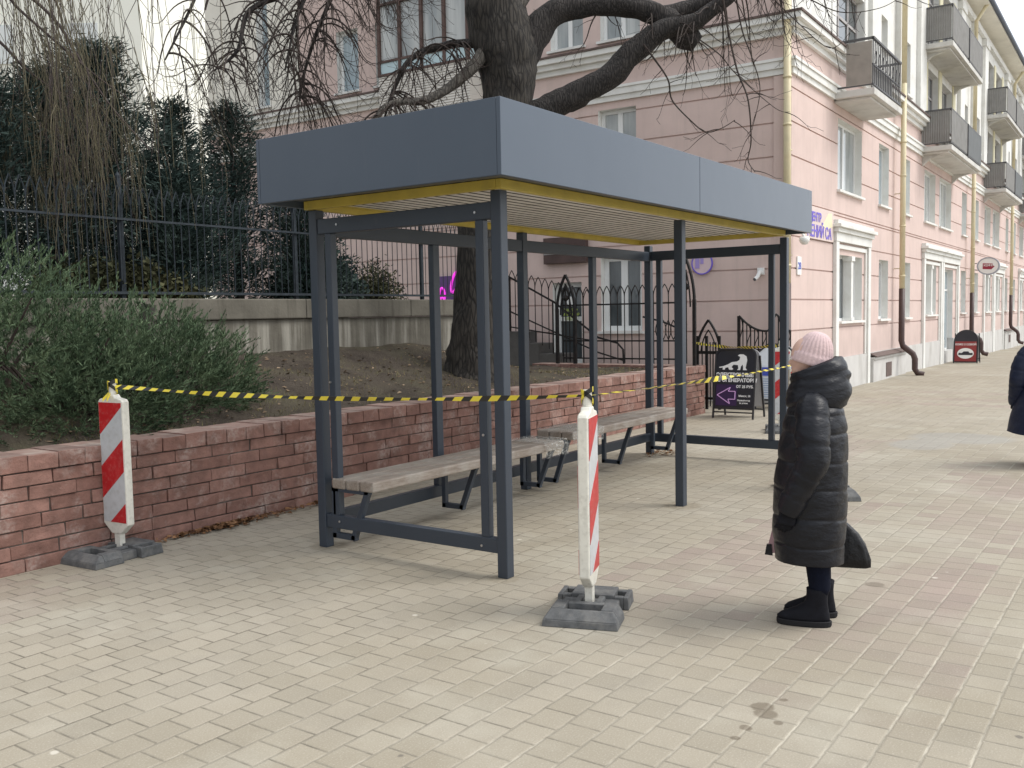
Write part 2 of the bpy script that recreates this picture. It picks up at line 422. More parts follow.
M_MORT = mat('dark_mortar', (.085, .068, .058), .95, .3, 20, bump=.4, bdist=.01, stain=(.3, .27, .24), stainamt=.5, stainscale=5)
wall = thing('brick_planter_wall', 'low rough red brick wall with brick-on-edge top holding back the planted bank', 'wall', (0, WY, 0))
rnd = random.Random(3)
WX0, WX1 = -9.0, 9.66
b = MB(); b.box(WX0, WX1-.008, .012, .30, -.3, .70); b.box(WX1-.30, WX1-.008, .3, 3.0, -.3, .70)
b.build('mortar_core', M_MORT, wall)
b = MB(); nc = 7; ch = .096
def brick(b, x0, x1, y0, y1, z0, z1, j=.006, face='y'):
    P = [[x0, y0, z0], [x1, y0, z0], [x1, y1, z0], [x0, y1, z0], [x0, y0, z1], [x1, y0, z1], [x1, y1, z1], [x0, y1, z1]]
    for p in P:
        p[0] += rnd.uniform(-.003, .003); p[2] += rnd.uniform(-.002, .002)
        p[1] += rnd.uniform(-j, j) if p[1] < (y0+y1)/2 and face == 'y' else 0
        if face == 'x' and p[0] > (x0+x1)/2: p[0] += rnd.uniform(-j, j)
    b.hexa(P)
for r in range(nc):
    z0 = -.005+r*ch; x = WX0 - (.17 if r % 2 else 0)
    while x < WX1:
        L = rnd.choice((.34, .34, .30, .38)); x1 = min(x+L, WX1)
        if x1-x > .04:
            brick(b, x+.004, x1-.004, rnd.uniform(-.012, .006), .09, z0+.004, z0+ch-.004)
        x = x1
    y = .0
    while y < 2.9:
        brick(b, WX1-.1, WX1, y+.1, y+.42, z0+.004, z0+ch-.004, face='x'); y += .33
b.build('brick_face', M_BRICK, wall, bevel=.005)
b = MB(); x = WX0
while x < WX1-.02:
    L = rnd.uniform(.185, .215); x1 = min(x+L, WX1)
    brick(b, x+.003, x1-.003, -.018+rnd.uniform(-.006, .006), .345, .672, .782+rnd.uniform(-.006, .004), .004)
    x = x1
y = .36
while y < 3.0:
    brick(b, WX1-.32, WX1+.012, y, y+.195, .672, .782, .004, 'x'); y += .2
M_CAPB = [M_BRICK, M_COPE]
o = b.build('coping', M_CAPB, wall, bevel=.005)
for p in o.data.polygons:
    if p.normal.z > .8: p.material_index = 1
    else: p.material_index = 0

# ------------------------------------------------------------------ planted bank
def soil_z(x, y):
    k = max(0.0, min(1.0, 1-(x-5.0)/3.0)); k = k*k*(3-2*k)
    z = .735+.275*max(0, y-3.2)*k
    return z + .035*noise.noise(Vector((x*1.3, y*1.3, 0))) + .018*noise.noise(Vector((x*5, y*5, 3)))
def soilmat():
    t = NT('bare_soil'); c = t.co()
    n = t.noise(c, 3, 8, .65); n2 = t.noise(c, 38, 6, .7)
    col = t.mix(t.ramp(n, .3, .7), (.038, .030, .025), (.085, .070, .055))
    col = t.mix(t.math('MULTIPLY', t.ramp(n2, .5, .75), .6), col, (.14, .118, .09))
    col = t.mix(t.math('MULTIPLY', t.ramp(n2, .42, .28), .7), col, (.035, .027, .022))
    gr = t.math('MULTIPLY', t.ramp(t.noise(t.mapping(c, (1, 1, 1), (9, 2, 0)), 1.5, 6, .6), .46, .66), .5)
    col = t.mix(gr, col, t.mix(t.noise(c, 60, 3), (.06, .058, .032), (.17, .155, .095)))
    return t.fin(col, .95, t.bump(n2, .9, .03), **{'Specular IOR Level': .2})
M_SOIL = soilmat()
b = MB(); NX, NY = 190, 60
xs = [-9+18.36*i/NX for i in range(NX+1)]; ys = [3.17+4.2*j/NY for j in range(NY+1)]
b.add([(x, y, soil_z(x, y)) for y in ys for x in xs], [(j*(NX+1)+i, j*(NX+1)+i+1, (j+1)*(NX+1)+i+1, (j+1)*(NX+1)+i) for j in range(NY) for i in range(NX)])
structure(b.build('soil_bank', M_SOIL, smooth=True))
# litter, stems and dry grass on the bank
b = MB(); rl = random.Random(5)
for i in range(1300):
    x = rl.uniform(-3, 9.2); y = rl.uniform(3.2, 5.1) if x < 6 else rl.uniform(3.2, 7)
    z = soil_z(x, y)+.006; a = rl.uniform(0, 2*PI); L = rl.uniform(.010, .034); wd = L*rl.uniform(.15, .7)
    dx, dy = math.cos(a)*L, math.sin(a)*L; ex, ey = -math.sin(a)*wd, math.cos(a)*wd; tz = rl.uniform(-.006, .02)
    b.add([(x-dx, y-dy, z), (x+ex, y+ey, z+tz), (x+dx, y+dy, z+.005), (x-ex, y-ey, z)], [(0, 1, 2, 3)])
stuff(b.build('leaf_litter', leafmat('bank_litter', (.10, .065, .04), (.30, .23, .16), 4)))
b = MB()
for i in range(5200):
    x = rl.uniform(-1.0, 9.2); y = 3.2+rl.random()**1.5*1.4
    if noise.noise(Vector((x*1.1, y*1.4, 8))) < -.05: continue
    z = soil_z(x, y); a = rl.uniform(0, 2*PI); h = rl.uniform(.02, .06); lean = rl.uniform(0, .06)
    dx, dy = math.cos(a), math.sin(a); wd = .0025
    b.add([(x-dy*wd, y+dx*wd, z), (x+dy*wd, y-dx*wd, z), (x+dx*lean, y+dy*lean, z+h)], [(0, 1, 2)])
stuff(b.build('dry_grass', leafmat('sparse_winter_grass', (.09, .09, .035), (.24, .2, .10), 2)))
# dry leaves swept against the foot of the wall
b = MB()
for i in range(420):
    x = rl.choice((rl.gauss(.15, .3), rl.uniform(-.6, 1.2), rl.gauss(.1, .15))); y = WY-.02-abs(rl.gauss(0, .055)); z = .006+rl.random()*.02
    a = rl.uniform(0, 2*PI); L = rl.uniform(.012, .034); wd = L*rl.uniform(.4, .8)
    dx, dy = math.cos(a)*L, math.sin(a)*L; ex, ey = -math.sin(a)*wd, math.cos(a)*wd
    b.add([(x-dx, y-dy, z), (x+ex, y+ey, z+rl.uniform(0, .02)), (x+dx, y+dy, z+rl.uniform(0, .015)), (x-ex, y-ey, z+rl.uniform(0, .02))], [(0, 1, 2, 3)])
for i in range(90):
    x = rl.gauss(5.3, .15); y = rl.gauss(1.5, .09); z = .006+rl.random()*.015
    a = rl.uniform(0, 2*PI); L = rl.uniform(.01, .03); wd = L*.6
    dx, dy = math.cos(a)*L, math.sin(a)*L; ex, ey = -math.sin(a)*wd, math.cos(a)*wd
    b.add([(x-dx, y-dy, z), (x+ex, y+ey, z+.01), (x+dx, y+dy, z), (x-ex, y-ey, z+.01)], [(0, 1, 2, 3)])
stuff(b.build('fallen_leaves', M_DRY))

# ------------------------------------------------------------------ concrete retaining wall, yard, iron fence
def concmat():
    t = NT('weathered_grey_concrete'); c = t.co()
    n = t.noise(c, 2.5, 7, .62); s_ = t.noise(t.mapping(c, (7, 7, .55)), 1.2, 6, .6)
    sx = t.n('ShaderNodeSeparateXYZ'); t.l(c, sx.inputs[0])
    col = t.mix(t.ramp(n, .3, .7), (.105, .097, .08), (.175, .163, .135))
    low = t.ramp(sx.outputs[2], 1.68, 1.55)
    col = t.mix(t.math('MULTIPLY', t.ramp(s_, .48, .66), t.math('MULTIPLY', low, .75)), col, (.36, .345, .30))
    col = t.mix(t.math('MULTIPLY', t.ramp(s_, .46, .3), .6), col, (.06, .053, .042))
    return t.fin(col, .92, t.bump(t.noise(c, 24, 6), .4, .012), **{'Specular IOR Level': .25})
M_CONC = concmat()
cw = thing('concrete_retaining_wall', 'stained grey concrete wall above the bank, carrying the tall iron fence', 'wall', (0, 0, 0))
b = MB(); b.box(-12, 6.55, 5.2, 5.5, .6, 1.655); b.box(6.25, 6.55, 5.5, 12, .6, 1.655); b.build('wall_body', M_CONC, cw, bevel=.01)
b = MB(); x = -12
while x < 6.5:
    b.box(x+.004, min(x+1.9, 6.60)-.004, 5.155, 5.53, 1.658, 1.888); x += 1.9
b.box(6.22, 6.60, 5.534, 12, 1.658, 1.888)
b.build('cap_course', M_CONC, cw, bevel=.014)
b = MB(); b.add([(-60, 5.5, 1.80), (6.3, 5.5, 1.80), (6.3, 60, 1.80), (-60, 60, 1.80)], [(0, 1, 2, 3)])
structure(b.build('yard_ground', mat('yard_earth', (.16, .14, .1), .95, .3, 3, bump=.5, bdist=.03)))

fence = thing('iron_fence', 'tall dark iron railing with pointed arch tops on the grey concrete wall', 'fence', (0, 5.34, 1.888))
b = MB(); x = -11.9; sp = .098; i = 0
xsB = []
while x < 6.5: xsB.append(x); x += sp
for x in xsB: b.tube([(x, 0, .05), (x, 0, .96)], .0068, 4)
for a, c_ in zip(xsB[:-1], xsB[1:]):
    m_ = (a+c_)/2
    for q in (a, c_):
        e = q-(a-c_)*0  # rib of a lancet arch
        o_ = c_ if q == a else a
        b.tube([(q, 0, .94), (q+(o_-q)*.12, 0, 1.03), (q+(o_-q)*.5, 0, 1.13)], .0065, 4)
b.build('bars', M_FENCE, fence)
for z, h in ((.06, .028), (.80, .022)):
    b = MB(); b.box(-12, 6.52, -.012, .012, z-h/2, z+h/2); b.build('rail', M_FENCE, fence)
for x in (-10.6, -8.3, -6.0, -3.7, -1.4, .93, 3.25, 5.6, 6.5):
    b = MB(); b.box(x-.022, x+.022, .018, .062, .0, 1.22); b.lathe([(.03, 1.22), (.028, 1.24), (.0, 1.28)], (x, .04, 0), 8)
    b.build('post', M_FENCE, fence)
# rusty stub pier standing before the wall
b = MB(); pts = [(.93+.02*math.sin(k), 4.98, 1.1+.12*k) for k in range(7)]
b.tube(pts, [.075+.012*math.sin(k*2.2) for k in range(7)], 12, rough=.25, nscale=9)
tag(b.build('tree_stump', M_BARK, smooth=True), 'dark cut-off stump against the concrete wall behind the juniper', 'stump')

# ------------------------------------------------------------------ bus shelter
L_, W_, S_ = 2.592, 1.673, .076
H_ = 2.414
XE = 2*L_+S_
sh = thing('bus_shelter', 'unfinished dark grey steel bus shelter with deep blue-grey roof band and yellow trim', 'bus shelter', (0, 0, 0))
for i in range(3):
    for y0 in (0, W_-S_):
        b = MB(); x0 = i*L_; b.box(x0, x0+S_, y0, y0+S_, 0, H_)
        b.build('post', M_POW, sh, bevel=.006)
def rail(name, *a): b = MB(); b.box(*a); return b.build(name, M_POW, sh, bevel=.005)
g = .003
for xa in (.008, XE-S_+.008):
    rail('top_rail', xa, xa+.06, S_+g, W_-S_-g, 2.243, 2.348)
    rail('bottom_rail', xa, xa+.06, S_+g, W_-S_-g, .152, .247)
    for ya in (.145, W_-.205):
        rail('upright', xa+.002, xa+.058, ya, ya+.06, .247, 2.243)
for i in range(2):
    x0, x1 = i*L_+S_+g, (i+1)*L_-g
    rail('top_rail', x0, x1, W_-S_+.006, W_-.01, 2.236, 2.342)
    rail('bottom_rail', x0, x1, W_-S_+.006, W_-.01, .152, .247)
    xm = (x0+x1)/2
    rail('upright', xm-.04, xm+.04, W_-S_+.008, W_-.012, .247, 2.236)
for (y, z) in ((.20, 2.29), (W_-.27, 2.30), (.20, .19), (W_-.21, .205), (W_-.16, 1.2), (.17, .9)):
    b = MB(); b.tube([(.010, y, z), (.002, y, z)], .008, 10); b.build('bolt_head', plain('zinc_bolt', (.6, .6, .6), .35, .9), sh)
# roof
RX0, RX1, RY0, RY1, RZ0, RZ1 = -.389, 5.106, -.289, 1.741, 2.4316, 2.8617
# the roof band, one panel each (front has a seam)
SEAM = 2.305
th = .028
b = MB(); b.box(RX0, SEAM-.0025, RY0, RY0+th, RZ0, RZ1); b.box(SEAM+.0025, RX1, RY0, RY0+th, RZ0, RZ1); b.build('front_fascia', M_FAS, sh, bevel=.003)
b = MB(); b.box(RX0, RX1, RY1-th, RY1, RZ0, RZ1); b.build('rear_fascia', M_FAS, sh, bevel=.003)
for xa in (RX0, RX1-th):
    b = MB(); b.box(xa+.0005, xa+th-.0005, RY0+th+.002, RY1-th-.002, RZ0, RZ1); b.build('end_fascia', M_FAS, sh, bevel=.003)
b = MB(); b.box(RX0+th+.002, RX1-th-.002, RY0+th+.002, RY1-th-.002, RZ1-.06, RZ1-.02); b.build('roof_deck', M_FAS, sh)
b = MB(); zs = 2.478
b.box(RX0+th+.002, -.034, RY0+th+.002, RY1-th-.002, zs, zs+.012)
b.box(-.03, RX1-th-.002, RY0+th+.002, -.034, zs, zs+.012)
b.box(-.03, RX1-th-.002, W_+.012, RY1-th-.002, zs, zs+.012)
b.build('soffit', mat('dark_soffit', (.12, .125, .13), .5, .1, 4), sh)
# yellow frame sitting on the posts, inside the band
YX1 = RX1-th-.01+.12
YX1 = 5.062
b = MB(); yz0, yz1 = H_+.002, 2.476
b.box(-.03, YX1, -.03, .012, yz0, yz1); b.box(-.03, YX1, W_-.032, W_+.008, yz0, yz1)
b.box(-.03, .012, .014, W_-.034, yz0, yz1); b.box(YX1-.042, YX1, .014, W_-.034, yz0, yz1)
b.build('yellow_trim', M_YEL, sh, bevel=.003)
# inner yellow flange and ribbed ceiling sheet
b = MB(); b.box(.014, YX1-.044, .014, .085, yz1-.016, yz1-.01); b.box(.014, YX1-.044, W_-.105, W_-.034, yz1-.016, yz1-.01)
b.build('yellow_flange', M_YEL, sh)
b = MB(); y = .09; k = 0
prof = []
while y < W_-.11:
    prof += [(y, 2.462), (y+.070, 2.462), (y+.071, 2.492), (y+.095, 2.492), (y+.096, 2.462)]; y += .0965
vs_ = [(x, p[0], p[1]) for x in (.016, SEAM, YX1-.046) for p in prof]; n_ = len(prof)
b.add(vs_, [(s*n_+i, s*n_+i+1, (s+1)*n_+i+1, (s+1)*n_+i) for s in (0, 1) for i in range(n_-1)])
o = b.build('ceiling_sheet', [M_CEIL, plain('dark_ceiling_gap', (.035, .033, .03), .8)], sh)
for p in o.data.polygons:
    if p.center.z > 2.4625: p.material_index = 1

# ------------------------------------------------------------------ benches
def woodmat():
    t = NT('weathered_wood_wrap'); c = t.co()
    n = t.noise(t.mapping(c, (1.2, 14, 14)), 5, 6, .6); n2 = t.noise(c, 3.5, 5)
    col = t.mix(t.ramp(n, .3, .7), (.20, .16, .13), (.33, .28, .235))
    col = t.mix(t.math('MULTIPLY', t.ramp(n2, .45, .65), .45), col, (.47, .45, .41))
    return t.fin(col, t.math('SUBTRACT', .62, t.math('MULTIPLY', n2, .3)), t.bump(t.noise(t.mapping(c, (2, 6, 6)), 9, 5), .5, .012))
M_WOOD = woodmat()
def film():
    t = NT('clear_plastic_film'); c = t.co()
    n = t.noise(t.mapping(c, (3, 10, 10)), 6, 5, .6)
    m = t.fin((.72, .72, .68), .18, t.bump(n, .9, .02))
    t.val(t.b.inputs['Alpha'], t.math('ADD', .12, t.math('MULTIPLY', t.ramp(n, .5, .66), .55)))
    return m
M_FILM = film()
def bench(x0, z, label):
    t = thing('bench', label, 'bench', (x0, 1.12, z), 0, 'benches under the shelter roof')
    ln = 2.50
    b = MB(); ny = 3
    for k in range(ny):
        b.box(0, ln, .004+k*.136, .132+k*.136, -.075, 0)
    b.build('seat', M_WOOD, t, bevel=.012)
    for k, x in enumerate((.03, 1.27, ln-.09)):
        b = MB(); zt = -.078; zb = -z+.10
        P = [(x, .40, zt), (x, .40, zb), (x, .22, zb), (x, .08, zt), (x, .40, zt)]
        for p, q in zip(P[:-1], P[1:]):
            p = Vector(p); q = Vector(q); d = (q-p).normalized()*.02
            b.bar(p-d, q+d, .04, .04, (1, 0, 0))
        b.build('bracket', M_POW, t, bevel=.003)
    # torn packing film clinging to the seat end
    b = MB(); rf = random.Random(int(x0*10)+2); nu, nv = 18, 12
    e0, e1 = (ln-.34, ln+.05) if x0 < 1 else (-.03, .55)
    vs_ = []
    for i in range(nu+1):
        for j in range(nv+1):
            u = e0+(e1-e0)*i/nu; q = j/nv
            if q < .6: y, zz = .42-q/.6*.43, .006
            else: y, zz = -.016, .006-(q-.6)/.4*.135
            vs_.append((u+rf.uniform(-.008, .008), y+rf.uniform(-.006, .006)-(.02*math.sin(i*.9) if q > .6 else 0), zz+rf.uniform(0, .012)))
    b.add(vs_, [(i*(nv+1)+j, i*(nv+1)+j+1, (i+1)*(nv+1)+j+1, (i+1)*(nv+1)+j) for i in range(nu) for j in range(nv)])
    b.build('plastic_film', M_FILM, t, smooth=True)
    return t
bench(.0, .515, 'long weathered plank bench in the near bay of the shelter, on slanted steel brackets')
bench(2.66, .565, 'long plank bench in the far bay of the shelter, partly wrapped in clear plastic film')

# ------------------------------------------------------------------ warning beacons
def rubber_base(parent, rz=0, L=.41, Wd=.58, off=(0, 0, 0)):
    b = MB(); x0, x1 = -L/2, L/2; y0, y1 = -Wd/2, Wd/2; ym = -.065; yr = .075
    def taper(xa, xb, ya, yb, z0, z1, ia=0, ib=0, ja=0, jb=0):
        b.hexa([(xa, ya, z0), (xb, ya, z0), (xb, yb, z0), (xa, yb, z0), (xa+ia, ya+ja, z1), (xb-ib, ya+ja, z1), (xb-ib, yb-jb, z1), (xa+ia, yb-jb, z1)])
    # front lobe: a broad wedge with a sunken rectangular pocket
    taper(x0, x1, y0, ym, 0, .038, .006, .006, .008, 0)
    taper(x0+.006, x1-.006, y0+.008, y0+.078, .0382, .082, .03, .03, .05, 0)
    taper(x0+.006, x0+.105, y0+.0785, ym, .0382, .084, .03, 0, 0, 0)
    taper(x1-.105, x1-.006, y0+.0785, ym, .0382, .084, 0, .03, 0, 0)
    taper(x0+.1055, x1-.1055, ym-.045, ym-.0005, .0382, .083)
    # lower channel for the blade foot
    taper(x0+.045, x1-.045, ym+.0005, yr-.0005, 0, .060, .006, .006, 0, 0)
    taper(-.080, -.042, ym+.010, yr-.010, .0602, .080, .006, 0, 0, 0); taper(.042, .080, ym+.010, yr-.010, .0602, .080, 0, .006, 0, 0)
    # rear lobe, its outer corners opened into carrying handles
    taper(x0+.085, x1-.085, yr, y1, 0, .082, 0, 0, 0, .04)
    for s_ in (-1, 1):
        xa, xb = sorted((s_*(L/2-.0845), s_*(L/2-.0325)))
        taper(xa, xb, yr+.001, yr+.04, .004, .072); taper(xa, xb, y1-.075, y1-.03, .004, .066)
        xa, xb = sorted((s_*(L/2-.032), s_*(L/2))); taper(xa, xb, yr+.001, y1-.03, 0, .072, .006 if s_ < 0 else 0, .006 if s_ > 0 else 0, 0, .01)
    o = b.build('base', M_RUB, parent, bevel=.005); o.rotation_euler = (0, 0, rz); o.location = off
    return o
def beacon(x, y, wang, baserot, label, off=(0, 0, 0)):
    'blade of a lane beacon: local x across the face, face looking to -y'
    t = thing('warning_beacon', label, 'road beacon', (x, y, 0), wang, 'red and white road beacons roping off the shelter')
    rubber_base(t, baserot-wang, off=off)
    z0, z1, hw, d = .155, 1.125, .13, .029
    b = MB()
    poly = [(-hw, z0+.07), (-.045, z0), (.045, z0), (hw, z0+.07), (hw, z1-.03), (hw-.012, z1-.012), (.05, z1), (.035, z1+.022), (-.035, z1+.022), (-.05, z1), (-hw+.012, z1-.012), (-hw, z1-.03)]
    b.prism(poly, lambda a, c_, tt: (a, tt, c_), -d, d)
    b.build('blade', M_WHITEPL, t, bevel=.008)
    b = MB(); b.box(-.03, .03, -.022, .022, .03, z0+.004); b.build('foot', M_WHITEPL, t, bevel=.004)
    b = MB(); b.lathe([(.026, z1+.023), (.026, z1+.10), (.022, z1+.112), (.0, z1+.113)], (0, 0, 0), 12); b.build('top_knob', M_WHITEPL, t, smooth=False)
    # striped sheeting on both faces
    for s_ in (-1, 1):
        flip = s_ > 0
        fx0, fx1, fz0, fz1 = -hw+.012, hw-.012, z0+.085, z1-.035
        yy = s_*(d+.0022)
        bw = MB(); bw.box(fx0, fx1, min(yy, s_*(d+.0004)), max(yy, s_*(d+.0004)), fz0, fz1); bw.build('white_sheeting', M_WHREF, t)
        br = MB(); yy2 = s_*(d+.004)
        per = .455; rise = .2 if not flip else -.2; k = -3
        for k in range(-4, 5):
            za = (fz1-.4825 if not flip else fz1-.2275)+k*per
            quad = [(fx0, za-rise), (fx1, za), (fx1, za+per*.5), (fx0, za+per*.5-rise)]
            # clip to the sheet
            poly = quad
            for (lim, sg) in ((fz0, 1), (fz1, -1)):
                out = []
                for i in range(len(poly)):
                    p, q = poly[i], poly[(i+1) % len(poly)]
                    ip = (p[1]-lim)*sg >= 0; iq = (q[1]-lim)*sg >= 0
                    if ip: out.append(p)
                    if ip != iq:
                        u = (lim-p[1])/(q[1]-p[1]); out.append((p[0]+(q[0]-p[0])*u, lim))
                poly = out
                if len(poly) < 3: break
            if len(poly) >= 3:
                br.prism(poly, lambda a, c_, tt: (a, tt, c_), yy, yy2)
        br.build('red_stripes', M_REDREF, t)
    return t
b4 = at(803, 400, 8.7)
beacon(-.90, 2.74, R(95), R(-86), 'red and white beacon on a rubber foot before the low brick wall and juniper', (-.03, .08, 0))
beacon(-.30, -.77, R(18.5), R(-71), 'red and white beacon seen almost edge-on, alone on the paving before the shelter')
beacon(7.88, 1.0, R(-70), R(-70), 'distant striped beacon seen through the far end frame of the shelter')
beacon(b4.x, b4.y, R(-58), R(-58), 'beacon almost wholly hidden behind the woman in the pink hat')

# ------------------------------------------------------------------ barrier tape
def tape(a, c_, sag, n, label, wd=.042, twist=2.0, seed=0, red=False):
    a = Vector(a); c_ = Vector(c_); b = MB(); r_ = random.Random(seed)
    d = (c_-a); L = d.length; hd = Vector((d.x, d.y, 0)).normalized(); nrm = Vector((-hd.y, hd.x, 0))
    pts = []; N = n*2
    for i in range(N+1):
        u = i/N; p = a+d*u; p.z -= sag*4*u*(1-u)
        an = twist*math.sin(u*5.1+seed)+.5*math.sin(u*17+seed); 
        if i == 0 or i == N: wdd = wd*.35
        else: wdd = wd*(.8+.3*math.sin(u*23+seed))
        upd = Vector((0, 0, 1))*math.cos(an*.6)+nrm*math.sin(an*.6)
        pts.append((p+upd*wdd/2, p-upd*wdd/2, hd*wdd*.45))
    for i in range(N):
        (p0, q0, s0), (p1, q1, s1) = pts[i], pts[i+1]
        b.add([p0+s0, q0-s0, q1-s1, p1+s1], [(0, 1, 2, 3)], i % 2)
    o = b.build('barrier_tape', [M_TY, M_TB] if not red else [M_TY, M_REDREF]); tag(o, label, 'barrier tape', 'barrier tapes round the shelter')
    sm = o.modifiers.new('thickness', 'SOLIDIFY'); sm.thickness = .0012
    return o
T1 = (-.90, 2.735, 1.205); T2 = (-.30, -.77, 1.205)
tape(T1, T2, .05, 30, 'yellow and black tape from the beacon at the brick wall to the lone beacon', .032, .9, 1)
tape(T2, (b4.x, b4.y, 1.165), .02, 26, 'yellow and black tape from the lone beacon to the one behind the woman', .036, 2.6, 4)
tape((7.86, 1.0, 1.17), (9.72, 3.12, 1.15), .05, 30, 'short far length of tape between the iron gate and the distant beacon', .045, 1.5, 6)
for (x, y, nm) in ((-.90, 2.74, 'yellow and black tape knotted round the top of the beacon at the brick wall'), (-.30, -.77, 'yellow and black tape knotted round the top of the lone beacon on the paving')):
    b = MB(); pts = []
    for i in range(25):
        an = i/24*2*PI*2; pts.append((x+.033*math.cos(an), y+.033*math.sin(an), 1.185+.04*math.sin(an*.7)+.0008*i))
    for i in range(24):
        p, q = Vector(pts[i]), Vector(pts[i+1]); u = Vector((0, 0, .014))
        b.add([p-u, q-u, q+u, p+u], [(0, 1, 2, 3)], 0 if (i//3) % 2 else 1)
    if nm.endswith('wall'):
        for (ang, ln) in ((2.7, .07), (3.4, .06), (-1.2, .05)):
            p = Vector((x, y, 1.18)); q = p+Vector((math.cos(ang)*ln, math.sin(ang)*ln, -.07)); u = Vector((0, 0, .012))
            b.add([p-u, q-u, q+u, p+u], [(0, 1, 2, 3)], 0)
    o = b.build('tape_knot', [M_TY, M_TB]); tag(o, nm, 'tape knot')
    sm = o.modifiers.new('thickness', 'SOLIDIFY'); sm.thickness = .0012
#PART2
# ------------------------------------------------------------------ the pink building
BC = Vector((11.7115, 2.1503, 0)); BROT = .0205
bl = thing('apartment_building', 'long pink apartment building with white trim, balconies and drainpipes beside the pavement', 'building', BC, BROT)
def render_mat(name, a, dark):
    t = NT(name); c = t.co(); n = t.noise(c, 1.6, 6, .6); sx = t.n('ShaderNodeSeparateXYZ'); t.l(c, sx.inputs[0])
    col = t.mix(t.ramp(n, .3, .7), tuple(x*.93 for x in a), tuple(x*1.05 for x in a))
    st = t.ramp(t.noise(t.mapping(c, (5, 5, .35)), 1.3, 6, .65), .5, .75)
    col = t.mix(t.math('MULTIPLY', st, .32), col, dark)
    pt = t.ramp(t.noise(t.mapping(c, (1, 1, 1), (5, 5, 5)), .8, 5, .6), .54, .60)
    col = t.mix(t.math('MULTIPLY', pt, .18), col, tuple(x*1.12 for x in a))
    low = t.math('MULTIPLY', t.ramp(t.math('ADD', sx.outputs[2], t.noise(c, 2.5, 5)), 1.9, 1.05), .35)
    col = t.mix(low, col, dark)
    m = t.fin(col, .9, t.bump(t.noise(c, 70, 4), .25, .004), **{'Specular IOR Level': .3}); MATS[name] = m; return m
M_PINK = render_mat('pink_render', (.645, .51, .468), (.40, .33, .30))
M_CREAM = mat('cream_render', (.82, .79, .71), .9, .05, 1.6, bump=.2, bscale=60, bdist=.004, stain=(.6, .57, .5), stainamt=.4)
M_WHITE = mat('white_trim_paint', (.76, .76, .73), .75, .04, 3, bump=.15, bscale=60, bdist=.003, stain=(.55, .53, .48), stainamt=.5, stainscale=2.2)
M_PLINTH = mat('grey_white_plinth', (.56, .55, .53), .9, .07, 3, bump=.3, bscale=40, bdist=.006, stain=(.36, .34, .31), stainamt=.6, stainscale=1.8, stretch=(1, 1, .5))
M_YELW = mat('pale_yellow_render', (.70, .66, .47), .9, .05, 2)
M_PVC = plain('white_window_frame', (.78, .79, .78), .35)
def glassmat(name, col, lo, hi):
    t = NT(name); c = t.co(); n = t.noise(t.mapping(c, (1.3, 1.3, .3)), 1.6, 3)
    fold = t.noise(t.mapping(c, (26, 26, .2)), 1, 2)
    cc = t.mix(t.ramp(n, .35, .65), lo, hi); cc = t.mix(1, cc, t.mix(fold, (.75,)*3, (1.15,)*3), 'MULTIPLY')
    m = t.fin(cc, .07, t.bump(t.noise(c, .8, 2), .05, .05), **{'Specular IOR Level': .9}); return m
M_GLC = glassmat('glass_with_curtains', None, (.26, .29, .30), (.55, .57, .56))
M_GLD = glassmat('dark_glass', None, (.05, .06, .065), (.13, .15, .16))
M_GLS = glassmat('painted_sky_glass', None, (.28, .36, .40), (.42, .50, .54))  # sky reflection put into the base colour as pale blue
M_BROWNW = mat('brown_window_frame', (.09, .05, .04), .5, .2, 8)
M_PIPE = mat('cream_drainpipe', (.66, .58, .38), .5, .1, 6, stain=(.4, .3, .16), stainamt=.4, stainscale=6)
M_PIPEB = mat('brown_drainpipe_foot', (.065, .036, .032), .5, .2, 8)
M_ROOFB = mat('dark_blue_roof_sheet', (.03, .05, .10), .4, .15, 3)
M_DARKT = mat('dark_weathered_flashing', (.12, .085, .075), .8, .2, 6)

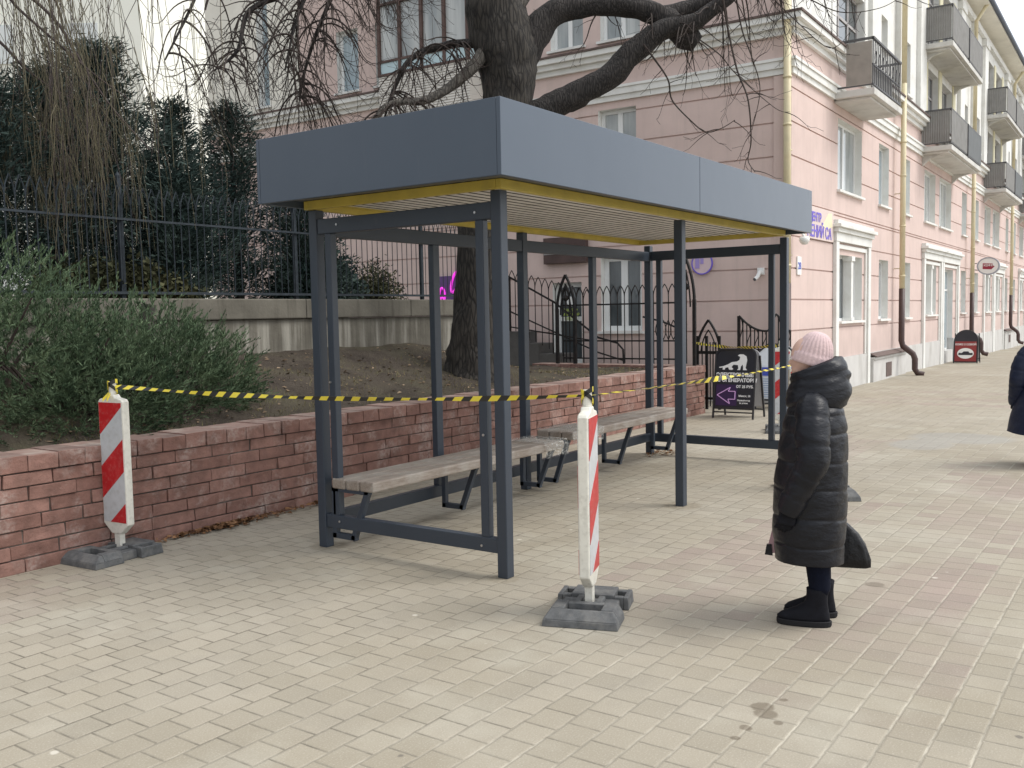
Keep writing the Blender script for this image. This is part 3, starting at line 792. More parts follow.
def P_front(a, dep, z): return (a, dep, z)
def P_gable(a, dep, z): return (dep, a, z)
def wall_grid(name, m, P, a0, a1, z0, z1, ops, grooves=(), parent=bl, rev=.20, gd=.028):
    A = {a0, a1}; Z = {z0, z1}
    ops = [o for o in ops if o[0] < a1 and o[1] > a0 and o[2] < z1 and o[3] > z0]
    for o in ops:
        A |= {max(a0, o[0]), min(a1, o[1])}; Z |= {max(z0, o[2]), min(z1, o[3])}
    gs = [g_ for g_ in grooves if z0 < g_-.02 and g_+.02 < z1]
    for g_ in gs: Z |= {g_-.014, g_+.014}
    A = sorted(A); Z = sorted(Z); b = MB()
    for i in range(len(A)-1):
        for j in range(len(Z)-1):
            ca, cz = (A[i]+A[i+1])/2, (Z[j]+Z[j+1])/2
            if any(o[0] < ca < o[1] and o[2] < cz < o[3] for o in ops): continue
            gr = any(abs(cz-g_) < .0141 for g_ in gs); dp = gd if gr else 0
            b.add([P(A[i], dp, Z[j]), P(A[i+1], dp, Z[j]), P(A[i+1], dp, Z[j+1]), P(A[i], dp, Z[j+1])], [(0, 1, 2, 3)])
            if gr:
                for zz in (Z[j], Z[j+1]):
                    b.add([P(A[i], 0, zz), P(A[i+1], 0, zz), P(A[i+1], gd, zz), P(A[i], gd, zz)], [(0, 1, 2, 3)])
    for o in ops:
        x0, x1, y0, y1 = max(o[0], a0), min(o[1], a1), max(o[2], z0), min(o[3], z1)
        b.add([P(x0, 0, y0), P(x0, rev, y0), P(x0, rev, y1), P(x0, 0, y1)], [(0, 1, 2, 3)], 1)
        b.add([P(x1, 0, y0), P(x1, rev, y0), P(x1, rev, y1), P(x1, 0, y1)], [(0, 1, 2, 3)], 1)
        if y1 == o[3]: b.add([P(x0, 0, y1), P(x1, 0, y1), P(x1, rev, y1), P(x0, rev, y1)], [(0, 1, 2, 3)], 1)
        if y0 == o[2]: b.add([P(x0, 0, y0), P(x1, 0, y0), P(x1, rev, y0), P(x0, rev, y0)], [(0, 1, 2, 3)], 1)
    return b.build(name, [m, M_WHITE], parent)
def pbox(b, P, a0, a1, d0, d1, z0, z1):
    c = [P(a, d_, z) for z in (z0, z1) for a, d_ in ((a0, d0), (a1, d0), (a1, d1), (a0, d1))]
    return b.hexa(c)
def window(P, a0, a1, z0, z1, nv=1, gl=None, fr=None, sill=True, rev=.20, transom=0, name='window', sash=.055, column=False):
    gl = gl or M_GLC; fr = fr or M_PVC
    b = MB(); d0, d1 = rev-.055, rev-.002; s = sash
    pbox(b, P, a0+.002, a0+s, d0, d1, z0+.002, z1-.002); pbox(b, P, a1-s, a1-.002, d0, d1, z0+.002, z1-.002)
    pbox(b, P, a0+s+.001, a1-s-.001, d0, d1, z0+.002, z0+s); pbox(b, P, a0+s+.001, a1-s-.001, d0, d1, z1-s, z1-.002)
    for k in range(1, nv):
        am = a0+(a1-a0)*k/nv; pbox(b, P, am-s*.7, am+s*.7, d0+.002, d1-.001, z0+s+.001, z1-s-.001)
    if transom:
        zt = z0+(z1-z0)*transom; pbox(b, P, a0+s+.001, a1-s-.001, d0+.005, d1-.003, zt-s*.5, zt+s*.5)
    w_ = b.build(name, fr, bl)
    b = MB(); pbox(b, P, a0+s*.8, a1-s*.8, rev-.028, rev-.012, z0+s*.8, z1-s*.8); b.build('pane', gl, w_)
    if sill:
        b = MB(); pbox(b, P, a0-.06, a1+.06, -.07, rev-.058, z0-.05, z0-.004); b.build('sill', M_WHITE, w_)
    if column:
        am = (a0+a1)/2; b = MB(); pbox(b, P, am-.085, am+.085, -.025, rev-.06, z0+.004, z1-.10); pbox(b, P, am-.13, am+.13, -.05, rev-.06, z1-.10, z1-.003)
        pbox(b, P, am-.12, am+.12, -.045, rev-.06, z0+.002, z0+.07); b.build('mullion_column', M_WHITE, w_)
    return w_

ULEN = 48.0; VLEN = 15.2; ZE = 11.6
GRO = (1.28, 1.83, 2.38, 2.94, 3.5, 3.56, 4.32, 4.9, 5.48)
PER = 11.5
# ground floor openings along the street front: (u0,u1,z0,z1,style)
OPF = [(3.12, 4.93, 1.40, 2.74, 'col'), (6.49, 7.42, 1.40, 2.77, 'nar'), (9.25, 9.95, 1.40, 2.80, 'nar')]
SURR = [(2.63, 5.44)]
for k in range(3):
    o = k*PER
    OPF += [(12.06+o, 13.60+o, 1.44, 2.84, 'col'), (18.02+o, 19.0+o, 1.45, 2.84, 'nar'), (20.95+o, 21.8+o, 1.45, 2.84, 'nar')]
    OPF += [(14.87+o, 16.46+o, .30, 2.80, 'door') if k == 0 else (14.95+o, 16.45+o, 1.44, 2.84, 'col')]
    SURR += [(11.46+o, 14.28+o), (14.36+o, 17.30+o)]
OPU = [(2.95, 4.84, 4.02, 5.42, 'dbl'), (6.40, 7.40, 4.02, 5.40, 'nar'), (9.10, 9.80, 4.02, 5.40, 'nar')]
for k in range(3):
    o = k*PER
    OPU += [(11.70+o, 13.30+o, 4.02, 5.42, 'dbl'), (13.95+o, 15.95+o, 4.02, 5.45, 'dbl'), (18.0+o, 18.95+o, 4.02, 5.42, 'nar'), (20.95+o, 21.7+o, 4.02, 5.42, 'nar')]
OPG = [(2.87, 3.75, 1.30, 2.76, 'big'), (2.96, 3.77, 4.10, 5.56, 'dbl'), (4.19, 4.86, .66, 2.28, 'door')]
wall_grid('street_wall', M_PINK, P_front, 0.0, ULEN, .66, 6.44, OPF+OPU, GRO)
wall_grid('gable_wall', M_PINK, P_gable, 0.0, VLEN, .10, 6.44, OPG, GRO)
OPG2 = [(2.86, 3.70, 6.86, 8.35, 'dbl'), (4.08, 4.82, 6.86, 8.35, 'dbl'), (8.93, 9.42, 6.86, 8.25, 'nar'), (9.95, 10.62, 6.86, 8.25, 'nar'),
        (2.86, 3.70, 9.4, 10.8, 'dbl'), (4.08, 4.82, 9.4, 10.8, 'dbl'), (9.95, 10.62, 9.4, 10.8, 'nar')]
wall_grid('gable_wall', M_PINK, P_gable, 0.0, 11.85, 6.44, ZE, OPG2)
wall_grid('gable_wall', M_CREAM, P_gable, 11.851, VLEN, 6.44, ZE, [(12.9, 13.3, 6.9, 10.5, 'nar')])
OPT = [(2.75, 4.95, 5.98, 8.15, 'balc'), (6.30, 7.15, 7.55, 8.3, 'nar'), (9.16, 9.7, 7.0, 8.3, 'nar'), (2.75, 4.95, 8.75, 10.9, 'balc'), (6.3, 7.15, 9.6, 10.9, 'nar'), (9.16, 9.7, 9.6, 10.9, 'nar')]
for k in range(3):
    o = k*PER
    OPT += [(11.9+o, 13.5+o, 6.02, 8.2, 'balc'), (14.0+o, 15.8+o, 6.02, 8.2, 'balc'), (11.9+o, 13.5+o, 8.72, 10.8, 'balc'), (14.0+o, 15.8+o, 8.72, 10.8, 'balc'),
            (18.1+o, 18.9+o, 7.1, 8.3, 'nar'), (20.9+o, 21.6+o, 7.1, 8.3, 'nar'), (18.1+o, 18.9+o, 9.6, 10.9, 'nar'), (20.9+o, 21.6+o, 9.6, 10.9, 'nar')]
wall_grid('upper_street_wall', M_WHITE, P_front, 0.0, ULEN, 6.44, ZE, OPT)
wr = .20
for (a0, a1, z0, z1, s) in OPF:
    if s == 'col': window(P_front, a0, a1, z0, z1, 2, M_GLC, column=True)
    elif s == 'nar': window(P_front, a0, a1, z0, z1, 1, M_GLC)
    else: window(P_front, a0, a1, z0, z1, 2, M_GLS, sill=False, transom=.75, name='glazed_door')
for (a0, a1, z0, z1, s) in OPU: window(P_front, a0, a1, z0, z1, 2 if s == 'dbl' else 1, M_GLC if s == 'dbl' else M_GLS, fr=M_PVC)
for (a0, a1, z0, z1, s) in OPT:
    if s == 'balc': window(P_front, a0, a1, z0, z1, 3, M_GLD, sill=False, transom=.72, name='balcony_door', fr=mat('grey_wood_frame', (.40, .38, .37), .6, .1, 6))
    else: window(P_front, a0, a1, z0, z1, 1, M_GLD)
window(P_gable, 2.87, 3.75, 1.30, 2.76, 2, M_GLD, sash=.10)
window(P_gable, 2.96, 3.77, 4.10, 5.56, 2, M_GLC, sash=.07)
window(P_gable, 4.19, 4.86, .66, 2.28, 1, M_GLD, sill=False, transom=.55, name='shop_door', sash=.09)
for (a0, a1, z0, z1, s) in OPG2: window(P_gable, a0, a1, z0, z1, 2 if s == 'dbl' else 1, M_GLS if a0 > 8 else M_GLC, sash=.065)
window(P_gable, 12.9, 13.3, 6.9, 10.5, 1, M_GLS)
# core behind the openings, roof
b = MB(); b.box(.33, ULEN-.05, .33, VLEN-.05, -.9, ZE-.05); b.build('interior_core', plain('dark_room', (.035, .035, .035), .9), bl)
b = MB(); b.box(.215, ULEN, VLEN-.002, VLEN+.2, -.9, ZE); b.box(ULEN, ULEN+.2, 0, VLEN, -.9, ZE); b.build('rear_wall', M_PINK, bl)
# plinth
b = MB(); b.box(-.03, 5.6, -.045, .2, -.9, .658)
for (u0, u1) in ((5.6, 14.85), (16.48, ULEN)): b.box(u0, u1, -.045, .2, -.9, .658)
b.box(14.851, 16.479, -.02, .2, -.9, .30)
b.build('plinth', M_PLINTH, bl)
b = MB(); b.box(-.032, .2, .201, VLEN, -.9, .098); b.build('plinth', M_PLINTH, bl)
# projecting basement ledges with dark sheet tops
for (u0, u1) in ((5.50, 8.9), (17.36, 20.6), (28.9, 32.2)):
    b = MB(); b.box(u0, u1, -.13, -.047, -.9, .50); b.box(u0+.001, u1-.001, -.165, -.047, .50, .56); lg = b.build('basement_ledge', M_PLINTH, bl, bevel=.01)
    b = MB(); b.hexa([(u0+.002, -.20, .562), (u1-.002, -.20, .562), (u1-.002, -.046, .61), (u0+.002, -.046, .61), (u0+.002, -.20, .58), (u1-.002, -.20, .58), (u1-.002, -.046, .65), (u0+.002, -.046, .65)])
    b.build('ledge_flashing', M_DARKT, lg)
    b = MB(); b.box(u0+1.2, u0+1.75, -.142, -.1305, .05, .38); b.build('cellar_vent', M_DARKT, lg)
# string course, cornice on both faces
def band(name, z0, z1, pr, m):
    b = MB(); b.hexa([(-pr, -pr, z0), (ULEN, -pr, z0), (ULEN, -.002, z0), (-.002, -.002, z0), (-pr, -pr, z1), (ULEN, -pr, z1), (ULEN, -.002, z1), (-.002, -.002, z1)])
    b.hexa([(-pr, -pr, z0), (-.002, -.002, z0), (-.002, VLEN, z0), (-pr, VLEN, z0), (-pr, -pr, z1), (-.002, -.002, z1), (-.002, VLEN, z1), (-pr, VLEN, z1)])
    return b.build(name, m, bl)
band('string_course', 5.70, 5.80, .05, M_WHITE); band('string_course', 5.802, 5.92, .085, M_WHITE); band('string_course', 5.922, 5.97, .11, M_WHITE)
band('cornice', 6.36, 6.46, .07, M_WHITE); band('cornice', 6.462, 6.56, .15, M_WHITE); band('cornice', 6.562, 6.66, .23, M_WHITE)
band('cornice_flashing', 6.662, 6.70, .255, M_DARKT)
band('eaves_cornice', 11.2, 11.4, .12, M_WHITE)
# window surrounds
for (u0, u1) in SURR:
    b = MB(); zt = 2.98
    b.box(u0, u0+.21, -.075, -.002, -.6, zt); b.box(u1-.21, u1, -.075, -.002, -.6, zt)
    b.box(u0+.25, u0+.33, -.04, -.002, .66, zt-.13); b.box(u1-.33, u1-.25, -.04, -.002, .66, zt-.13); b.box(u0+.25, u1-.25, -.041, -.002, zt-.128, zt-.04)
    b.box(u0-.02, u1+.02, -.085, -.002, zt+.002, 3.16)
    b.box(u0-.06, u1+.06, -.13, -.002, 3.162, 3.25); b.box(u0-.11, u1+.11, -.19, -.002, 3.252, 3.32); b.box(u0-.05, u1+.05, -.12, -.002, 3.322, 3.40)
    b.build('window_surround', M_WHITE, bl, bevel=.006)
# corner pilaster strip beside the first drainpipe
b = MB(); b.box(-.035, -.002, .05, .30, .11, 5.69); b.build('corner_strip', M_PINK, bl)
# white pilasters on the upper floors
for k in range(-1, 3):
    o = k*PER
    for (u0, u1) in ((10.45+o, 11.25+o), (16.75+o, 17.55+o), (19.5+o, 19.95+o), (8.2+o+11.5, 8.45+o+11.5)):
        if u0 < .1 or 2.4 < u0 < 5.1: continue
        b = MB(); b.box(u0, u1, -.11, -.002, 6.702, 10.95); b.box(u0-.06, u1+.06, -.15, -.002, 10.952, 11.19); b.build('pilaster', M_WHITE, bl)
# yellow-cream panels round the balcony doors
for (u0, u1) in ((2.45, 2.73), (4.97, 5.25)): 
    b = MB(); b.box(u0, u1, -.02, -.002, 6.71, 8.4); b.build('balcony_panel', M_WHITE, bl)
for k in range(3):
    o = k*PER
    for (z0, z1) in ((6.71, 8.45), (8.85, 10.9)):
        for (u0, u1) in ((11.3+o, 11.88+o), (13.52+o, 13.98+o), (15.82+o, 16.3+o)):
            b = MB(); b.box(u0, u1, -.03, -.002, z0, z1); b.build('balcony_panel', M_YELW, bl)
# drainpipes
def drain(u, kick=True, v=-.20, gable=False):
    b = MB(); b.tube([(u, v, 2.1), (u, v, 7.0)], .065, 12)
    b.tube([(u, v, 7.0), (u, v, 11.1), (u, v-.33, 11.6)], .062, 12)
    for z in (2.4, 3.6, 4.8, 5.6): b.tube([(u, v, z), (u, v, z+.04)], .076, 12)
    for z in (2.6, 4.4): b.bar((u, v, z), (max(u, 0), max(-.01, v-.05), z), .02, .02)
    p = b.build('drainpipe', M_PIPE, bl, smooth=True)
    b = MB()
    if kick: b.tube([(u, v, 2.11), (u, v, .85), (u+.02, v-.03, .72), (u+.06, v-.26, .52), (u+.07, v-.30, .40), (u+.07, v-.30, .16), (u+.09, v-.36, .06), (u+.12, v-.50, .02)], .072, 12)
    else: b.tube([(u, v, 2.11), (u, v, .15), (u, v-.1, .06)], .072, 12)
    b.build('drainpipe_foot', M_PIPEB, p, smooth=True)
drain(-.13, False, .03)
for u in (8.0, 19.04, 30.0, 41.0): drain(u)
# eaves, gutter, roof
b = MB(); b.hexa([(-.55, -.60, 11.56), (ULEN+.4, -.60, 11.56), (ULEN+.4, VLEN+.5, 11.56), (-.55, VLEN+.5, 11.56), (-.55, -.60, 11.70), (ULEN+.4, -.60, 11.70), (ULEN+.4, VLEN+.5, 11.70), (-.55, VLEN+.5, 11.70)])
b.build('eaves', M_CREAM, bl)
b = MB(); b.tube([(-.6, -.66, 11.68), (ULEN+.4, -.66, 11.68)], .075, 10); b.build('gutter', M_ROOFB, bl)
b = MB(); m_ = VLEN/2; b.add([(-.6, -.65, 11.72), (ULEN+.4, -.65, 11.72), (ULEN+.4, VLEN+.55, 11.72), (-.6, VLEN+.55, 11.72), (6, m_, 14.6), (ULEN-6, m_, 14.6)], [(0, 1, 5, 4), (1, 2, 5), (2, 3, 4, 5), (3, 0, 4)])
b.build('roof', M_ROOFB, bl)
# balconies
M_BALP = mat('grey_balcony_sheet', (.25, .245, .235), .6, .1, 4, stain=(.16, .15, .14), stainamt=.4, stainscale=3)
M_BALB = mat('grey_siding', (.40, .375, .35), .65, .12, 5)
M_SLAB = mat('weathered_white_slab', (.60, .59, .56), .9, .07, 3, stain=(.36, .34, .31), stainamt=.6, stainscale=2.2)
M_BALD = mat('dark_balcony_trim', (.08, .08, .085), .6, .2, 6)
def balcony(u0, u1, zf, style):
    pr = .78; hr = .93
    b = MB(); b.box(u0, u1, -pr, -.004, zf, zf+.13); b.box(u0+.12, u1-.12, -pr+.1, -.004, zf-.05, zf-.002)
    s_ = b.build('balcony', M_SLAB, bl, bevel=.01)
    b = MB(); zt = zf+.13+hr
    b.bar((u0+.04, -.02, zt), (u0+.04, -pr+.02, zt), .05, .04); b.bar((u0+.015, -pr+.04, zt+.001), (u1-.015, -pr+.04, zt+.001), .05, .042); b.bar((u1-.04, -.02, zt), (u1-.04, -pr+.02, zt), .05, .04)
    zb = zf+.20; b.bar((u0+.04, -.02, zb), (u0+.04, -pr+.02, zb), .03, .03); b.bar((u0+.015, -pr+.04, zb+.001), (u1-.015, -pr+.04, zb+.001), .03, .03)
    b.build('handrail', M_BALD, s_)
    if style == 'siding':
        b = MB(); n = 26
        for k in range(n):
            z0 = zf+.2+k*(hr-.12)/n; b.hexa([(u0+.03, -pr+.06, z0), (u0+.05, -pr+.06, z0), (u0+.05, -.25, z0), (u0+.03, -.25, z0), (u0+.012, -pr+.06, z0+.028), (u0+.05, -pr+.06, z0+.028), (u0+.05, -.25, z0+.028), (u0+.012, -.25, z0+.028)])
        b.build('side_siding', M_BALB, s_)
        b = MB(); n = 16
        for k in range(n+1):
            u = u0+.05+(u1-u0-.1)*k/n; b.tube([(u, -pr+.04, zb), (u, -pr+.04, zt)], .012, 5)
            if k < n and k % 2 == 0:
                um = u+(u1-u0-.1)/n
                b.tube([(um+.07*math.cos(q), -pr+.03, zf+.72+.12*math.sin(q)) for q in [2*PI*i/12 for i in range(13)]], .008, 4)
        b.bar((u0+.05, -pr+.05, zf+.58), (u1-.05, -pr+.05, zf+.58), .03, .03); b.build('front_grille', M_BALD, s_)
        b = MB(); b.box(u0+.25, u1-.5, -pr+.10, -pr+.12, zf+.16, zf+.60); b.build('pale_board', M_BALP, s_)
    else:
        b = MB(); um = (u0+u1)/2
        def corr(p, q, nn):
            p = Vector(p); q = Vector(q); d_ = q-p; nv = Vector((-d_.y, d_.x, 0)).normalized()
            top = []; 
            for i in range(nn+1): top.append(p+d_*(i/nn)+nv*(.009 if i % 2 else -.009))
            vs_ = [v for v in top]+[v+Vector((0, 0, hr-.10)) for v in top]; N_ = nn+1
            b.add(vs_, [(i, i+1, i+1+N_, i+N_) for i in range(nn)])
        corr((u0+.03, -.03, zf+.22), (u0+.03, -pr+.06, zf+.22), 24); corr((u0+.02, -pr+.02, zf+.22), (um-.04, -pr+.02, zf+.22), 60)
        b.build('balcony_sheet', M_BALP, s_)
        b = MB(); corr((um+.04, -pr+.02, zf+.22), (u1-.03, -pr+.02, zf+.22), 60); corr((u1-.03, -.03, zf+.22), (u1-.03, -pr+.06, zf+.22), 24)
        b.build('balcony_sheet', M_BALP if style == 'a' else mat('dark_grey_balcony_sheet', (.17, .18, .185), .6, .1, 4), s_)
        b = MB(); b.bar((um, -pr+.01, zf+.1), (um, -pr+.01, zt), .05, .05); b.build('divider_post', M_BALD, s_)
    # curved bracket consoles under the slab
    for u in (u0+.35, u1-.35):
        if style == 'siding': break
        b = MB(); b.prism([(-.004, zf-.052), (-pr+.25, zf-.052), (-.2, zf-.14), (-.004, zf-.32)], lambda a, c_, tt, u=u: (u+tt, a, c_), -.06, .06)
        b.build('console', M_SLAB, s_)
balcony(2.55, 5.0, 5.70, 'siding')
for k in range(3):
    o = k*PER; balcony(11.05+o, 16.4+o, 5.79, 'b'); balcony(11.05+o, 16.4+o, 8.47, 'a')
# glazed bay on the gable: brown frames, blue lower panels, ribbed siding
pr = .55
b = MB(); n = 48
for k in range(n):
    z0 = 4.6+k*.053
    if z0 > 6.84: break
    b.hexa([(-pr-.012, 6.42, z0), (-pr-.012, 8.86, z0), (-.003, 8.86, z0), (-.003, 6.42, z0), (-pr+.004, 6.42, z0+.05), (-pr+.004, 8.86, z0+.05), (-.003, 8.86, z0+.05), (-.003, 6.42, z0+.05)])
bay = b.build('glazed_bay', mat('white_ribbed_siding', (.66, .63, .58), .7, .05, 3), bl)
b = MB(); b.box(-pr, -.3, 6.46, 8.82, 6.90, 7.14); b.build('blue_panel', mat('pale_blue_panel', (.48, .62, .66), .4, .05, 2), bay)
b = MB(); b.box(-pr+.03, -.28, 6.48, 8.80, 7.17, 9.6); b.build('pane', M_GLC, bay)
b = MB()
for v in (6.42, 7.02, 7.62, 8.22, 8.80): b.box(-pr-.03, -pr+.028, v, v+.07, 6.88, 9.65)
for z in (6.86, 7.14, 8.35, 9.62): b.box(-pr-.026, -pr+.024, 6.40, 8.88, z, z+.05)
b.build('bay_frame', M_BROWNW, bay)
b = MB(); b.box(-pr-.1, -.003, 6.35, 8.95, 9.70, 9.80); b.build('bay_roof', M_DARKT, bay)

# ---- things fixed to the building
LF = lambda u, v, z: tuple(BC + Matrix.Rotation(BROT, 3, 'Z') @ Vector((u, v, z)))
M_PUR = plain('purple_sign_film', (.16, .11, .62), .5)
M_SIGNW = plain('white_sign_board', (.82, .82, .80), .5)
M_BLUEP = plain('blue_plate', (.05, .08, .42), .45)
M_INK = plain('white_lettering', (.85, .85, .85), .5)
t = thing('shop_sign', 'pale wall sign with blurred violet lettering at the corner of the pink building', 'sign', LF(1.62, -.03, 3.12), BROT)
b = MB(); b.box(-.98, .93, -.004, .024, -.17, .42); b.build('board', mat('faded_pale_pink_board', (.68, .56, .52), .6, .04, 3), t)
b = MB(); b.prism([(.15, .10), (.55, .36), (.80, .38), (.84, .12), (.5, .05)], lambda a, c_, q: (a, q, c_), -.008, -.0045); b.build('pale_yellow_flash', plain('pale_yellow_film', (.78, .72, .5), .5), t)
for (s, sz, x, z) in (('ЦЕНТР', .22, -.28, .16), ('ПЕНИЙ СА', .30, -.02, -.13)):
    lettering('letters', s, sz, M_PUR, t, frame4((x, -.010, z), (1, 0, 0), (0, 0, 1)), .006)
t = thing('house_number_plate', 'small white plate with a blue number on the pink wall near the corner', 'sign', LF(.40, -.02, 2.43), BROT)
b = MB(); b.box(-.11, .11, -.006, .016, -.16, .16); b.build('plate', M_SIGNW, t)
lettering('number', '28', .17, M_BLUEP, t, frame4((0, -.008, -.06), (1, 0, 0), (0, 0, 1)), .006)
t = thing('wall_lamp', 'white half-round lamp on the pink building corner, just under the shelter roof end', 'lamp', LF(.10, -.2, 2.86), BROT)
b = MB(); b.lathe([(.0, -.09), (.05, -.08), (.085, -.03), (.09, .02), (.07, .05), (.0, .055)], (0, 0, 0), 18); b.build('shade', plain('white_lamp_glass', (.82, .82, .8), .3), t, smooth=True)
b = MB(); b.tube([(0, .0, .06), (0, .05, .12), (0, .19, .12)], .018, 8); b.build('arm', M_PVC, t)
# disc sign, camera and neon on the gable
t = thing('round_wall_sign', 'round pale sign with a violet rim on the pink gable', 'sign', LF(-.02, 1.63, 2.53), BROT)
ring = lambda r0, r1, x0, x1: [[(x, r*math.cos(q), r*math.sin(q)) for q in [2*PI*k/40 for k in range(40)]] for r, x in ((r0, x1), (r0, x0), (r1, x0), (r1, x1))]
b = MB(); b.rings([[(-.0, .195*math.cos(2*PI*k/40), .195*math.sin(2*PI*k/40)) for k in range(40)], [(-.02, .195*math.cos(2*PI*k/40), .195*math.sin(2*PI*k/40)) for k in range(40)]]); b.build('disc', mat('pale_lilac_disc', (.66, .52, .55), .5, .05, 4), t)
b = MB(); b.rings(ring(.185, .205, -.028, .0), False, False); b.build('rim', M_PUR, t)
b = MB()
for (y0, y1, z0, z1) in ((.05, .13, -.09, .11), (-.03, .03, -.01, .11)): b.box(-.027, -.0215, y0, y1, z0, z1)
b.build('violet_marks', plain('faded_violet', (.36, .28, .62), .6), t)
t = thing('security_camera', 'small white security camera under a bracket on the gable wall', 'camera', LF(-.02, .52, 2.30), BROT)
b = MB(); b.box(-.06, .02, -.06, .06, -.02, .10); b.build('mount', M_PVC, t, bevel=.006)
b = MB(); b.tube([(-.07, 0, .04), (-.13, .03, -.06), (-.17, .06, -.10)], .035, 12); b.build('body', M_PVC, t)
b = MB(); b.tube([(-.168, .058, -.098), (-.185, .07, -.112)], .027, 12); b.build('lens', M_BALD, t)
t = thing('neon_sign', 'violet panel with glowing magenta neon loops seen past the tree trunk behind the railing', 'sign', LF(-.05, 7.42, 2.3), BROT)
b = MB(); b.box(-.03, .04, -.33, .34, -.52, .22); b.build('panel', mat('violet_panel', (.12, .06, .19), .6, .15, 3), t)
b = MB()
lo = [(-.05, .20+.075*math.sin(q), -.2+.17*math.cos(q)+.0*q) for q in [2*PI*k/20 for k in range(21)]]
b.tube(lo, .022, 6); b.tube([(-.05, .20+.06*math.sin(q), -.34+.1*math.cos(q)) for q in [2*PI*k/20 for k in range(21)]], .02, 6)
b.tube([(-.05, -.15+.08*math.sin(q)-.06*math.cos(q), .08+.22*math.cos(q)) for q in [2*PI*k/20 for k in range(21)]], .026, 6)
b.build('neon_tube', plain('magenta_neon', (.95, .06, .80), .5, emit=.4), t)
t = thing('door_sign_board', 'dark brown sign board over the shop door at the top of the steps', 'sign', LF(-.06, 4.5, 2.9), BROT)
b = MB(); b.box(-.06, .055, -.48, .50, -.24, .28); b.build('board', mat('dark_brown_board', (.075, .045, .04), .6, .2, 4), t, bevel=.01)
b = MB(); b.box(-.068, -.0605, -.46, .48, -.06, -.03); b.build('pale_line', M_BALP, t)
t = thing('door_notice', 'small round white and green notice behind the glass of the shop door', 'notice', LF(.135, 4.52, 1.9), BROT)
b = MB(); b.rings([[(x, .085*math.cos(2*PI*k/24), .10*math.sin(2*PI*k/24)) for k in range(24)] for x in (0, -.008)]); b.build('round_sticker', M_SIGNW, t)
for k, s in enumerate(('МАСТЕР', 'МАНИКЮР', 'КЛЮЧИ')):
    lettering('letters', s, .075, plain('green_yellow_film', (.45, .55, .12), .5), t, frame4((-.006, 0, -.2-.085*k), (0, -1, 0), (0, 0, 1)), .002)
# bracket sign further along the street
t = thing('projecting_shop_sign', 'round white sign with a dark red mark on a double bracket over the far pavement', 'sign', LF(20.1, -.55, 3.03), BROT)
b = MB(); b.rings([[(x, .34*math.cos(2*PI*k/36)*1.05, .30*math.sin(2*PI*k/36)) for k in range(36)] for x in (-.06, .06)]); b.build('disc', M_SIGNW, t, bevel=.01)
b = MB(); b.rings([[(x, r*1.05*math.cos(2*PI*k/36), r*.885*math.sin(2*PI*k/36)) for k in range(36)] for r, x in ((.30, -.07), (.345, -.07), (.345, .07), (.30, .07))], False, False); b.build('rim', mat('grey_sign_rim', (.35, .37, .42), .4, .05, 4), t)
b = MB(); Pm = lambda a, c_, q: (q, -a, c_)
b.prism([(-.17, -.10), (.10, -.12), (.20, -.02), (.14, .02), (.14, .08), (-.17, .10)], Pm, -.066, -.0605); b.build('red_mark', plain('dark_red_film', (.30, .02, .05), .5), t)
lettering('letters', 'КОФЕ', .10, M_SIGNW, t, frame4((-.068, .0, -.01), (0, -1, 0), (0, 0, 1)), .002)
b = MB(); b.bar((0, .36, .10), (0, .53, .10), .025, .025); b.bar((0, .36, -.12), (0, .53, -.12), .025, .025); b.build('bracket', M_BALD, t)

